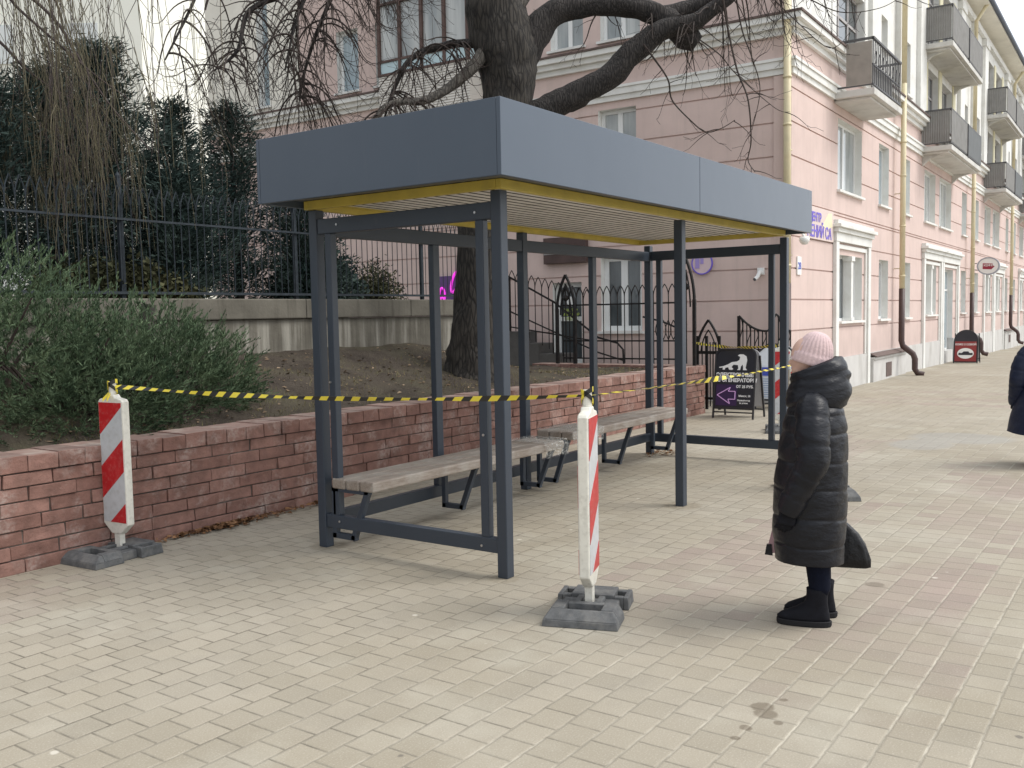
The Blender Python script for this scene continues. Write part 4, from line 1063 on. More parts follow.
# ---- pavement boards
M_BOARD = mat('black_sign_board', (.018, .018, .026), .4, .1, 5)
M_FRAMEB = plain('dark_sign_frame', (.04, .04, .045), .4, .4)
def aframe(name, label, x, y, rz, w_, h_, shape, board, group=None):
    t = thing(name, label, 'signboard', (x, y, 0), rz, group)
    ln = .16   # lean
    hh = h_
    def Pq(a, c_, q): return (q+ln*(c_/hh), a, c_)       # front face looks to -x
    hw = w_/2; r = .10
    z0 = .16
    if shape == 'round':
        poly = [(-hw, z0), (hw, z0), (hw, hh-r)]+[(hw-r+r*math.cos(q), hh-r+r*math.sin(q)) for q in [PI/2*k/6 for k in range(1, 7)]]+[(-hw+r-r*math.sin(q), hh-r+r*math.cos(q)) for q in [PI/2*k/6 for k in range(0, 7)]]
    elif shape == 'arch':
        poly = [(-hw, z0-.12), (hw, z0-.12), (hw, hh*.66)]+[(hw*math.cos(q), hh*.66+hh*.34*math.sin(q)) for q in [PI*k/16 for k in range(1, 16)]]+[(-hw, hh*.66)]
    else:
        poly = [(-hw, z0), (hw, z0), (hw, hh-.15), (hw-.17, hh), (-hw+.17, hh), (-hw, hh-.15)]
    b = MB(); b.prism(poly, Pq, 0, .014); b.build('panel', board, t)
    # back leaf
    def Pb(a, c_, q): return (.50-ln*.55*(c_/hh)+q-.13*(c_/hh), a, c_)
    b = MB(); b.prism(poly, Pb, 0, .012); b.build('back_panel', plain('grey_back_sheet', (.5, .5, .52), .5), t)
    b = MB()
    fr = [p for p in poly]; 
    for i in range(len(fr)):
        p, q = fr[i], fr[(i+1) % len(fr)]
        b.bar(Pq(p[0], p[1], .004), Pq(q[0], q[1], .004), .03, .026, (0, 1, .3)) if shape != 'round' or True else None
    for s_ in (-1, 1):
        b.bar(Pq(s_*hw, z0, .004), Pq(s_*hw, 0.005, .004), .026, .026, (1, 0, 0)); 
    b.bar(Pq(-hw, .10, .004), Pq(hw, .10, .004), .02, .02)
    b.build('frame', M_FRAMEB, t)
    b = MB()
    for s_ in (-1, 1): b.bar(Pb(s_*hw, hh-.1, .0), Pb(s_*hw, .005, .0), .026, .026, (1, 0, 0))
    b.bar(Pb(-hw, .12, 0), Pb(hw, .12, 0), .02, .02); b.build('rear_leg', M_FRAMEB, t)
    return t, Pq
t, Pq = aframe('pavement_sign', 'black A-frame board with a white big-cat silhouette by the brick wall end', 9.03, 2.15, 0, .64, 1.06, 'round', M_BOARD)
nx = Vector((0, -1, 0)); ny = Vector((.16/1.06, 0, 1)).normalized()
def onb(a, z, e=-.003): p = Vector(Pq(a, z, 0)); return (p.x+e, p.y, p.z)
for s, sz, a, z in (('ЭЛЕКТРОННЫЕ', .078, 0, .645), ('ПАРОГЕНЕРАТОРЫ', .074, 0, .565)):
    lettering('letters', s, sz, M_INK, t, frame4(onb(a, z), nx, ny), .0035)
lettering('letters', 'ОТ 25 РУБ.', .055, M_INK, t, frame4(onb(-.17, .475), nx, ny), .002)
lettering('letters', 'Минск, 38', .04, M_INK, t, frame4(onb(-.17, .34), nx, ny), .001)
lettering('letters', 'Первый вход', .032, M_INK, t, frame4(onb(-.16, .275), nx, ny), .001)
lettering('letters', 'за углом', .032, M_INK, t, frame4(onb(-.16, .235), nx, ny), .001)
cat = [(.26, .79), (.20, .80), (.12, .83), (.06, .865), (-.02, .875), (-.06, .90), (-.07, .945), (-.03, .965), (-.06, .985), (-.12, .985), (-.17, .955), (-.185, .90), (-.175, .84), (-.165, .78), (-.19, .745), (-.125, .745), (-.125, .79), (-.115, .83), (-.09, .80), (-.08, .745), (-.03, .745), (-.05, .77), (-.04, .82), (.03, .825), (.06, .79), (.03, .76), (.05, .745), (.10, .75), (.115, .785), (.16, .775), (.17, .745), (.205, .75), (.20, .78), (.26, .775)]
def onP(e): return lambda a, z, q: (Pq(a, z, 0)[0]+e+q, Pq(a, z, 0)[1], z)
b = MB(); b.prism(cat, onP(-.003), 0, .002); b.build('big_cat_silhouette', M_INK, t)
b = MB(); b.box(.12, .119+.022, -.27, .27, .715, .718); b.build('divider_line', plain('grey_line', (.3, .3, .32), .5), t)
b = MB(); b.prism([(.29, .20), (-.05, .20), (-.05, .52), (.29, .52)], onP(-.0022), 0, .001); b.build('violet_glow_panel', plain('deep_violet_print', (.035, .012, .07), .5), t)
arrow = [(.27, .36), (.06, .48), (.09, .42), (-.02, .42), (-.02, .30), (.09, .30), (.06, .23)]
b = MB()
for i in range(len(arrow)):
    p, q = arrow[i], arrow[(i+1) % len(arrow)]; b.bar(onb(p[0], p[1], -.005), onb(q[0], q[1], -.005), .013, .004, (-1, 0, 0))
b.build('arrow', plain('pale_violet_line', (.75, .45, .85), .5), t)
t, Pq = aframe('pavement_sign', 'white A-frame poster board with a blue strip, behind the black board', 10.6, 2.06, .1, .62, 1.08, 'cut', mat('pale_poster', (.74, .78, .82), .5, .05, 6))
b = MB(); b.prism([(-.27, .56), (.27, .56), (.27, .70), (-.27, .70)], lambda a, z, q: (Pq(a, z, 0)[0]-.017+q, a, z), 0, .002); b.build('blue_strip', M_BLUEP, t)
for k in range(9):
    b = MB(); z = .50-.037*k; b.prism([(-.23+.04*(k % 3), z), (.24, z), (.24, z+.015), (-.23+.04*(k % 3), z+.015)], lambda a, zz, q: (Pq(a, zz, 0)[0]-.017+q, a, zz), 0, .002); b.build('print_line', plain('pale_blue_print', (.32, .40, .55), .5), t)
t, Pq = aframe('pavement_sign', 'red poster A-frame board with a dark arched top by the far doorway', 26.7, 1.85, 0, .66, 1.0, 'arch', M_BOARD)
t.location.z = -.067
F = lambda e: (lambda a, z, q: (Pq(a, z, 0)[0]-e+q, a, z))
b = MB(); b.prism([(-.30, .06), (.30, .06), (.30, .66), (-.30, .66)], F(.018), 0, .002); b.build('red_poster', plain('dark_red_poster', (.26, .03, .03), .5), t)
b = MB(); b.prism([(.23*math.cos(q), .30+.16*math.sin(q)) for q in [2*PI*k/28 for k in range(28)]], F(.021), 0, .002); b.build('white_oval', M_SIGNW, t)
b = MB(); b.prism([(-.20, .25), (.20, .25), (.19, .32), (.1, .31), (.05, .36), (-.08, .36), (-.12, .31), (-.2, .32)], F(.024), 0, .002); b.build('dark_shape', M_BOARD, t)
lettering('letters', 'КОФЕ С СОБОЙ', .075, M_SIGNW, t, frame4(Vector(Pq(0, .545, 0))+Vector((-.02, 0, 0)), (0, -1, 0), (.16, 0, 1)), .002)

# ------------------------------------------------------------------ entrance: arched iron fence, gates, steps
def lancet(b, P, y0, y1, zs, zt, r=.009, n=5):
    m_ = (y0+y1)/2
    for q, o_ in ((y0, y1), (y1, y0)):
        pts = []
        for k in range(n+1):
            u = k/n; pts.append(P(q+(m_-q)*(u**2), zs+(zt-zs)*u))
        b.tube(pts, r, 5)
ef = thing('entrance_fence', 'black iron fence of pointed arches along the end of the planted bank', 'fence', (9.50, 0, .78))
Pe = lambda y, z: (0, y, z)
b = MB(); n = 16; y0, y1 = 3.30, 5.46; st = (y1-y0)/n
for k in range(n+1): b.tube([Pe(y0+k*st, .02), Pe(y0+k*st, 1.17)], .009, 5)
b.build('bars', M_IRON, ef)
b = MB()
for k in range(n): lancet(b, Pe, y0+k*st, y0+(k+1)*st, 1.15, 1.33)
b.build('arch_tops', M_IRON, ef)
for z in (1.02, .40, .10):
    b = MB(); b.bar(Pe(y0, z), Pe(y1, z), .02, .025); b.build('rail', M_IRON, ef)
b = MB()
for k in range(4):
    for s_ in (-1, 1):
        b.tube([Pe(y0+.05+.09*k+s_*.05*math.sin(q*PI), .42+.32*q) for q in [i/8 for i in range(9)]], .008, 5)
b.build('scroll_work', M_IRON, ef)
b = MB(); b.tube([Pe(3.30, .62), Pe(3.55, .72), Pe(3.9, .80)], .016, 6); b.build('curved_rail', M_IRON, ef)
def tall_arch(y0, y1, zt, lab, x=9.50, zb=.78):
    t = thing('iron_arch_post', lab, 'gate post', (x, 0, zb)); b = MB()
    for y in (y0, y1): b.box(-.025, .025, y-.025, y+.025, 0, zt*.62)
    b.build('leg', M_IRON, t)
    b = MB(); lancet(b, Pe, y0, y1, zt*.6, zt, .026, 8); lancet(b, Pe, y0+.07, y1-.07, zt*.55, zt*.88, .014, 7); b.build('arch', M_IRON, t)
    b = MB(); b.lathe([(.0, -.06), (.05, -.03), (.06, 0), (.05, .03), (0, .06)], (0, (y0+y1)/2, zt*.74), 10); b.tube([Pe((y0+y1)/2, .03), Pe((y0+y1)/2, zt*.9)], .012, 6); b.build('rosette', M_IRON, t)
tall_arch(2.98, 3.26, 1.72, 'tall pointed iron arch post at the street end of the arched fence')
tall_arch(5.20, 5.56, 1.55, 'pointed iron arch post where the arched fence meets the steps', 9.46)
t = thing('iron_gate', 'low black iron gate leaf with a pointed arch at the brick wall end', 'gate', (9.80, 0, 0.05)); b = MB()
for y in (2.68, 2.90, 3.06): b.box(-.02, .02, y-.02, y+.02, 0, 1.2)
b.build('leg', M_IRON, t)
b = MB(); lancet(b, Pe, 2.68, 3.06, .98, 1.46, .022, 8); lancet(b, Pe, 2.74, 3.0, .92, 1.3, .012, 7); b.bar(Pe(2.68, .93), Pe(3.06, .93), .02, .05); b.bar(Pe(2.68, .18), Pe(3.06, .18), .02, .04); b.build('arch', M_IRON, t)
b = MB()
for y in (2.74, 2.79, 2.84, 2.98): b.tube([Pe(y, .05), Pe(y, 1.1)], .011, 5)
b.build('bars', M_IRON, t)
t = thing('iron_gate', 'black iron gate leaf with a sweeping curved top, open before the gable', 'gate', (10.95, .28, 0)); b = MB()
top = lambda y: 1.30+.24*((y-2.05)/.45)**2 if y > 2.0 else 1.30+.28*math.exp(-((y-1.86)/.09)**2)
ys_ = [1.62+.9*k/26 for k in range(27)]
b.tube([Pe(y, top(y)) for y in ys_], .02, 6); b.build('top_rail', M_IRON, t)
b = MB()
for k in range(0, 27, 2): b.tube([Pe(ys_[k], .12), Pe(ys_[k], top(ys_[k]))], .011, 5)
for k in range(1, 26, 4): b.tube([Pe(ys_[k]+.03*math.sin(q*6.28), .95+(top(ys_[k])-.95)*q) for q in [i/8 for i in range(9)]], .008, 4)
b.build('bars', M_IRON, t)
b = MB(); b.bar(Pe(1.62, .98), Pe(2.52, .98), .02, .03); b.bar(Pe(1.62, .14), Pe(2.52, .14), .02, .03)
b.box(-.022, .022, 2.50, 2.545, 0, 1.56); b.build('frame', M_IRON, t)
# the steps
M_STEP = mat('dark_stone_step', (.095, .09, .085), .9, .15, 5, bump=.3, bscale=30, bdist=.01)
t = thing('stone_steps', 'dark stone steps climbing along the gable to the shop door', 'steps', (0, 0, 0))
b = MB()
stp = [(4.95, 5.85, .38), (5.85, 6.3, .64), (6.3, 6.8, .89), (6.8, 7.2, 1.09), (7.2, 9.4, 1.32)]
for (a, c_, z) in stp: b.box(10.75, 11.30, a+.001, c_, -.1, z)
b.build('steps', M_STEP, t, bevel=.01)
rl_ = thing('stair_railing', 'black sloping double handrail on the stone steps', 'railing', (10.80, 0, 0))
b = MB(); b.tube([(0, 7.7, 2.5), (0, 6.46, 1.88), (0, 5.5, 1.2), (0, 5.1, 1.1), (0, 4.98, .98), (0, 4.95, .4)], .02, 7); b.build('handrail', M_IRON, rl_)
b = MB(); b.tube([(0, 7.7, 1.80), (0, 5.5, .92), (0, 4.98, .78)], .015, 7); b.build('lower_rail', M_IRON, rl_)
for (y, zb, zt) in ((7.5, 1.32, 2.4), (6.5, .89, 1.9), (5.6, .38, 1.26)):
    b = MB(); b.tube([(0, y, zb), (0, y, zt)], .016, 6); b.build('baluster', M_IRON, rl_)
sf = thing('stair_fence', 'stepped run of pointed iron bars rising beside the stone steps', 'fence', (10.70, 0, 0))
b = MB(); k = 0; y = 5.6; P2_ = lambda y, z: (0, y, z)
while y < 8.6:
    zb = max(.7, min(1.33, .7+(y-5.9)*.45)); zt = 1.9+max(0, (y-5.6))*.25
    b.tube([P2_(y, zb), P2_(y, zt)], .009, 5); lancet(b, P2_, y, y+.155, zt-.01, zt+.2); y += .155
b.build('bars', M_IRON, sf)
b = MB(); b.bar((0, 5.6, 1.15), (0, 8.7, 1.6), .02, .025); b.build('rail', M_IRON, sf)
#PART3
# ------------------------------------------------------------------ pale building far left
t = thing('pale_apartment_block', 'tall pale cream block far behind the conifers at the left', 'building', (20.0, 32.6, 0), R(-56))
b = MB(); b.box(-16, 0, 0, 12, 0, 24); b.build('wall', mat('pale_cream_wall', (.82, .82, .74), .9, .04, .6), t)
for i in range(4):
    for j in range(6):
        b = MB(); b.box(-14+i*3.6, -12.6+i*3.6, -.06, -.003, 3+j*3.2, 4.6+j*3.2); b.build('window', plain('pale_far_window', (.66, .69, .68), .5), t)

# ------------------------------------------------------------------ bare trees
def curve_pts(P, n=5):
    'smooth path through control points'
    P = [Vector(p) for p in P]; out = []
    for i in range(len(P)-1):
        p0 = P[max(i-1, 0)]; p1 = P[i]; p2 = P[i+1]; p3 = P[min(i+2, len(P)-1)]
        for k in range(n):
            u = k/n
            out.append(.5*((2*p1)+(p2-p0)*u+(2*p0-5*p1+4*p2-p3)*u*u+(3*p1-p0-3*p2+p3)*u**3))
    out.append(P[-1]); return out
def curve_val(V, n=5):
    out = []
    for i in range(len(V)-1):
        for k in range(n): out.append(V[i]+(V[i+1]-V[i])*k/n)
    out.append(V[-1]); return out
rt = random.Random(11)
def rvec(s): return Vector((rt.uniform(-s, s), rt.uniform(-s, s), rt.uniform(-s, s)))
def twig(b, p, d, length, r0, droop, curl, depth=2, wob=.22, seg=.07, sides=4, kids=1.0):
    'a hanging, then up-curling shoot with side shoots'
    p = Vector(p); d = Vector(d).normalized(); n = max(4, int(length/seg)); pts = [p.copy()]; rad = [r0]; st = length/n
    side = rt.uniform(-1, 1)
    for i in range(n):
        u = i/n
        g_ = -droop*(1-u*1.1) if u < .62 else curl*(u-.45)*2.6
        d = (d+Vector((0, 0, g_))*st*3.2+rvec(wob)*math.sqrt(st)*.8).normalized()
        p = p+d*st; pts.append(p.copy()); rad.append(max(.0024, r0*(1-.75*(i+1)/n)))
        if depth > 0 and i > 1 and rt.random() < .36*kids:
            q = (d*.8+rvec(.75)).normalized()
            twig(b, p, q, length*rt.uniform(.22, .55)*(1-.4*u), rad[-1]*.62, droop*.8, curl*1.2, depth-1, wob, seg, 3, kids)
    b.tube(pts, rad, sides, cap=False)
tree = thing('bare_tree', 'big leafless tree with thick dark limbs growing from the bank behind the shelter', 'tree', (0, 0, 0))
T0 = 12.0
tp = [at(472, 392, T0), at(474, 375, T0), at(475, 345, T0), at(478, 285, T0), at(485, 200, T0), at(498, 140, T0), at(508, 95, T0), at(507, 55, T0), at(496, 15, T0), at(488, -30, T0), at(478, -120, T0), at(470, -220, T0)]
px = T0/FPX
trp = curve_pts(tp, 8); trr = curve_val([34, 29.5, 25.5, 23, 22, 22.5, 24.5, 31, 30, 24, 17, 10], 8)
b = MB(); b.tube(trp, [r_*px for r_ in trr], 26, rough=.16, nscale=4.5, seed=3)
b.build('trunk', M_BARK, tree, smooth=True)
limbs = {
 'A': ([(506, 80), (527, 48), (549, 16), (580, 7), (615, 5), (645, 10), (668, 22), (686, 36), (697, 44)], [22, 16, 13, 11, 10.5, 11, 12, 13, 9], M_BARKD, 0),
 'A2': ([(655, 16), (690, 8), (722, -8), (760, -34), (800, -52), (850, -60)], [9, 8, 7, 6, 4.5, 3], M_BARKD, .1),
 'B': ([(503, 150), (530, 120), (556, 104), (585, 90), (611, 75), (637, 48), (662, 30), (694, 22), (722, 2), (748, -20), (790, -50)], [18, 15, 13.5, 13, 12.5, 12, 10, 8.5, 7, 6, 4], M_BARKD, -.25),
 'C': ([(500, 42), (481, 44), (460, 43), (440, 47), (422, 52), (408, 62), (398, 80), (390, 100), (384, 120)], [6.5, 5, 4, 3.7, 3.3, 2.8, 2.3, 1.7, 1], M_BARKD, -.2),
 'D': ([(540, -40), (522, -4), (505, 22), (487, 50), (468, 72), (446, 90), (422, 101), (400, 102), (388, 106), (376, 119), (370, 135)], [9, 8.5, 8, 7.5, 6, 4.6, 3.8, 3.2, 3, 2.4, 1.6], M_LIMBG, -.5),
 'E': ([(488, -20), (440, -55), (380, -60), (330, -40), (300, 10), (285, 70)], [5.5, 4.5, 3.4, 2.4, 1.6, .7], M_BARKD, -.6),
 'E2': ([(440, -55), (360, -90), (280, -80), (215, -40), (190, 10), (165, 60)], [4.5, 3.8, 3.0, 2.3, 1.5, .7], M_BARKD, -1.0),
 'E3': ([(480, -60), (400, -40), (345, -20), (322, 20), (305, 70), (300, 100)], [3.6, 3, 2.5, 2.0, 1.4, .7], M_BARKD, .3),
 'G': ([(330, -40), (298, -10), (250, 10), (238, 50), (215, 70)], [3.2, 2.9, 2.6, 1.8, .7], M_BARKD, -.8),
}
LP = {}
for k, (P, rr, m, dt) in limbs.items():
    t_ = [T0+dt*(i/(len(P)-1)) for i in range(len(P))]
    pts = curve_pts([at(x, y, tt) for (x, y), tt in zip(P, t_)], 5); LP[k] = pts
    b = MB(); b.tube(pts, [r_*px for r_ in curve_val(rr, 5)], 12, rough=.22, nscale=7, seed=len(k))
    b.build('limb', m, tree, smooth=True)
for kk in range(4):
    b = MB()
    spec = [[('E2', 28, 1.5), ('G', 30, 1.1), ('E', 20, 1.3)], [('C', 32, 1.2), ('D', 18, 1.0), ('E3', 32, 1.3)], [('E', 34, 1.3), ('E3', 26, 1.2), ('G', 24, 1.0), ('C', 14, .9), ('D', 10, .8)], [('A2', 34, 1.3), ('B', 24, 1.0), ('A', 14, .7)]][kk]
    for (k, n, ln) in spec:
        pts = LP[k]; lo_ = .25 if k in ('C', 'G', 'E2', 'E3') else .35
        if k == 'D': lo_ = .55
        if k in ('B',): lo_ = .55
        if k == 'A': lo_ = .3
        for i in range(n):
            p = pts[int((lo_+(1-lo_)*rt.random())*(len(pts)-1))]
            d = Vector((rt.uniform(-1, 1), rt.uniform(-1, .6), rt.uniform(-.3, .5)))
            twig(b, p, d, ln*rt.uniform(.5, 1.15), rt.uniform(.008, .014), rt.uniform(.9, 1.7), rt.uniform(1.1, 2.4), 2, .2)
    if kk == 3:      # long hanging shoots at the right, before the gable
        for (P, r_) in (([(722, -6), (728, 30), (737, 70), (748, 100), (751, 140), (748, 160), (755, 172)], .016), ([(735, -8), (742, 30), (752, 58), (760, 90), (752, 130)], .012),
                        ([(640, 40), (655, 60), (668, 80), (672, 100), (690, 120), (706, 132), (722, 128), (735, 120)], .014), ([(700, 40), (720, 55), (737, 75), (775, 108), (790, 112)], .009),
                        ([(748, -20), (800, -5), (840, 12), (880, 8), (905, -6)], .010), ([(760, -15), (795, 20), (830, 48), (852, 30)], .009)):
            pp = curve_pts([at(x, y, T0-.3+rt.uniform(-.2, .2)) for x, y in P], 6)
            b.tube(pp, [max(.003, r_*(1-.7*i/len(pp))) for i in range(len(pp))], 5, cap=False)
            for i in range(3, len(pp), 2):
                if rt.random() < .6: twig(b, pp[i], Vector((rt.uniform(-1, 1), rt.uniform(-1, 1), rt.uniform(-.4, .2))), rt.uniform(.2, .55), .006, .8, 1.6, 1)
    b.build('twigs', M_TWIG, tree)

# weeping tree at the left: trunk left of the view, limbs arching over, strands hanging down
wt = thing('weeping_tree', 'leafless weeping tree whose thin olive strands hang over the railing at the left', 'tree', (0, 0, 0))
TW = 9.6
tb = at(-130, 420, TW); base = Vector((tb.x, tb.y, 1.0))
b = MB(); wp = curve_pts([base, base+Vector((.05, 0, 1.6)), base+Vector((.2, 0, 3.2)), base+Vector((.5, -.1, 4.9))], 6)
b.tube(wp, curve_val([.2, .17, .15, .12], 6), 14, rough=.2, nscale=6); b.build('trunk', M_BARK, wt, smooth=True)
top = wp[-1]; hub = wp[-5]
b = MB(); WL = []
for (P, t1, r_) in (([(-30, -90), (30, -70), (110, -45), (190, -30), (240, -10)], 9.8, .05), ([(-40, -60), (10, -20), (55, 20), (80, 60), (110, 105), (150, 150)], 9.2, .022),
                    ([(-60, -40), (0, -10), (20, 10), (60, 45), (95, 75), (130, 100)], 9.0, .020), ([(-40, 10), (0, 42), (25, 68), (55, 90), (80, 100)], 9.4, .02), ([(-40, -100), (60, -100), (150, -80), (210, -40), (205, 10)], 10.4, .045),
                    ([(20, -60), (55, 0), (68, 45), (90, 90), (105, 130)], 9.1, .014), ([(-40, 60), (0, 95), (20, 120), (60, 160)], 9.3, .016)):
    pts = curve_pts([hub, (hub+at(P[0][0], P[0][1], t1))/2+Vector((0, 0, .3))]+[at(x, y, t1+.12*i) for i, (x, y) in enumerate(P)], 6)
    b.tube(pts, [max(.004, r_*(1.25-i/len(pts))) for i in range(len(pts))], 7, cap=False); WL.append(pts[10:])
b.build('limbs', M_WTWIGD, wt, smooth=True)
b = MB(); bd = MB()
for i in range(215):
    u = rt.random(); x = rt.choice((rt.uniform(-30, 250), rt.uniform(0, 160), rt.gauss(62, 14), rt.gauss(100, 22))); tt = rt.uniform(8.9, 10.5)
    y0 = rt.uniform(-90, -15) if rt.random() < .45 else rt.uniform(-10, 120)
    yb = rt.uniform(150, 275)-max(0, x-120)*.55 if rt.random() < .8 else rt.uniform(60, 190)
    if yb < y0+50: yb = y0+60
    if x < 20: yb = min(yb, 215)
    n = 11; p0 = at(x+rt.uniform(-75, 15), y0, tt); p1 = at(x+rt.uniform(-18, 18), yb, tt); pts = []
    ph, am = rt.uniform(0, 6), rt.uniform(.02, .13); sw = Vector((rt.uniform(-1, 1), rt.uniform(-1, 1), 0))
    for k in range(n+1):
        q = k/n; p = p0.lerp(p1, q); off = math.sin(q*4.5+ph)*am*(.3+q)
        p = p+sw*off+Vector((p0.x-p1.x, p0.y-p1.y, 0))*(-.55*q*(1-q)); pts.append(p+rvec(.006))
    r_ = rt.uniform(.0024, .0052)
    (b if rt.random() < .72 else bd).tube(pts, [r_*(1-.45*k/n) for k in range(n+1)], 3, cap=False)
    for s_ in range(rt.randint(1, 4)):
        k = rt.randint(2, n-3); q = pts[k]; L = rt.uniform(.25, .8)
        e = Vector((rt.uniform(-.16, .16), rt.uniform(-.16, .16), -L)); pp = [q, q+e*.3+Vector((e.x, e.y, 0))*.5, q+e*.65+Vector((e.x, e.y, 0))*.5, q+e]
        (b if rt.random() < .7 else bd).tube(pp, [r_*.7, r_*.6, r_*.55, .0018], 3, cap=False)
b.build('hanging_strands', M_WTWIG, wt); bd.build('dark_strands', M_WTWIGD, wt)

# ------------------------------------------------------------------ evergreens behind the railing
rc = random.Random(23)
def leaf(b, p, d, L, wd, roll=None):
    'one narrow rhombic blade'
    d = d.normalized(); a = d.orthogonal().normalized()
    a = (Matrix.Rotation(rc.uniform(0, 2*PI) if roll is None else roll, 3, d) @ a)*wd
    o = len(b.v); m_ = p+d*L*.45
    b.v += [tuple(p), tuple(m_+a), tuple(p+d*L), tuple(m_-a)]; b.f.append((o, o+1, o+2, o+3)); b.mi.append(0)
def conifer(x, y, zb, h, rad, label, n=46, lean=(0, 0), dens=1.0, topsharp=1.0):
    t = thing('conifer_tree', label, 'tree', (x, y, zb), 0, 'dark conifers behind the iron railing')
    b = MB(); b.tube([(0, 0, 0), (lean[0]*.5, lean[1]*.5, h*.5), (lean[0], lean[1], h*.97)], [.07, .045, .008], 8, rough=.2); b.build('trunk', M_BARKD, t)
    b = MB()
    for i in range(n):
        u = .04+.96*(i/n)**.85; z = h*u; r_ = rad*(1-u**1.6*topsharp)**.75*rc.choice((rc.uniform(.35, .8), rc.uniform(.7, 1.1), rc.uniform(1.0, 1.4)))+.05
        an = i*2.4+rc.uniform(-.5, .5); o = Vector((lean[0]*u, lean[1]*u, z)); hd = Vector((math.cos(an), math.sin(an), 0))
        L = r_; up = rc.uniform(.35, .9)
        m_ = int((14+70*L)*dens)
        for k in range(m_):
            q = (k+1)/m_; p = o+hd*L*q+Vector((0, 0, L*up*q*q*1.3-.10*L*math.sin(q*3)))
            sp_ = .095*(1-q*.6)+.015
            for c_ in range(10):
                pj = p+Vector((rc.gauss(0, sp_), rc.gauss(0, sp_), rc.gauss(0, sp_*.8)))
                d = hd*rc.uniform(.4, 1)+Vector((rc.uniform(-.5, .5), rc.uniform(-.5, .5), rc.uniform(-.15, .95)))
                leaf(b, pj, d, rc.uniform(.05, .13), rc.uniform(.0045, .011))
    # leading shoot
    for k in range(60):
        p = Vector((lean[0], lean[1], h))*rc.uniform(.86, 1.0); leaf(b, p+rvec(.03), Vector((rc.uniform(-.5, .5), rc.uniform(-.5, .5), 1)), .12, .012)
    b.build('crown', M_CON, t)
for (x, z, r_, lab, n, ln, ts) in (
        (-.85, 4.0, .95, 'ragged dark conifer at the left edge behind the railing', 40, (.1, 0), 1),
        (.10, 4.15, .80, 'dark conifer with a split thin tip, second from the left', 40, (-.05, 0), 1),
        (.95, 4.3, .80, 'dark conifer with a bent top, left of the tallest one', 42, (-.12, .0), 1),
        (2.25, 3.3, .8, 'low dark conifer filling the gap right of the tallest one', 34, (.02, 0), 1),
        (1.72, 4.78, .92, 'tallest dark conifer with a broad pointed top behind the railing', 60, (-.05, 0), 1),
        (2.75, 4.3, .68, 'slender dark conifer with an open leaning tip right of the tallest one', 36, (-.12, 0), 1),
        (3.62, 4.45, .60, 'thin dark conifer just left of the shelter roof', 34, (-.05, 0), 1),
        (4.35, 3.5, .6, 'short dark conifer half hidden behind the shelter roof and left posts', 30, (.05, 0), 1)):
    conifer(x, 6.55+rc.uniform(-.25, .35), 1.8, z-1.8, r_, lab, int(n*1.3), ln, .74, ts)
def shrub(name, label, cx, cy, zb, rx, ry, h, n, m, blade=(.05, .10), wd=(.012, .03), group=None, stems=True):
    t = thing(name, label, 'shrub', (cx, cy, zb), 0, group); b = MB()
    for i in range(n):
        an = rc.uniform(0, 2*PI); el = math.acos(rc.uniform(0, 1)); q = rc.random()**.4
        k = 1+.25*noise.noise(Vector((math.cos(an)*1.5, math.sin(an)*1.5, el*2+cx)))
        p = Vector((rx*k*q*math.sin(el)*math.cos(an), ry*k*q*math.sin(el)*math.sin(an), h*k*q*math.cos(el)))
        for c_ in range(7):
            d = Vector((rc.uniform(-1, 1), rc.uniform(-1, 1), rc.uniform(-.3, 1)))
            leaf(b, p+Vector((rc.gauss(0, .05), rc.gauss(0, .05), rc.gauss(0, .05))), d, rc.uniform(*blade), rc.uniform(*wd))
    b.build('foliage', m, t)
    b = MB()
    for i in range(9):
        an = rc.uniform(0, 2*PI); b.tube([(0, 0, -.05), (rx*.3*math.cos(an), ry*.3*math.sin(an), h*.4), (rx*.6*math.cos(an), ry*.6*math.sin(an), h*.75)], [.018, .012, .005], 5, cap=False)
    b.build('stems', M_TWIG, t)
    return t
shrub('leafy_shrub', 'dark rounded shrub behind the railing, seen through the near shelter bay', 4.75, 6.6, 1.78, .75, .5, .95, 1500, M_CON)
shrub('leafy_shrub', 'sparse brownish shrub behind the railing near the tree trunk', 6.0, 6.7, 1.78, .6, .4, .7, 700, M_BUSH, (.04, .07), (.008, .016))
shrub('leafy_shrub', 'olive leafed shrub pushing through the railing above the juniper', 1.0, 5.65, 1.85, 1.0, .22, .42, 700, M_BUSH)
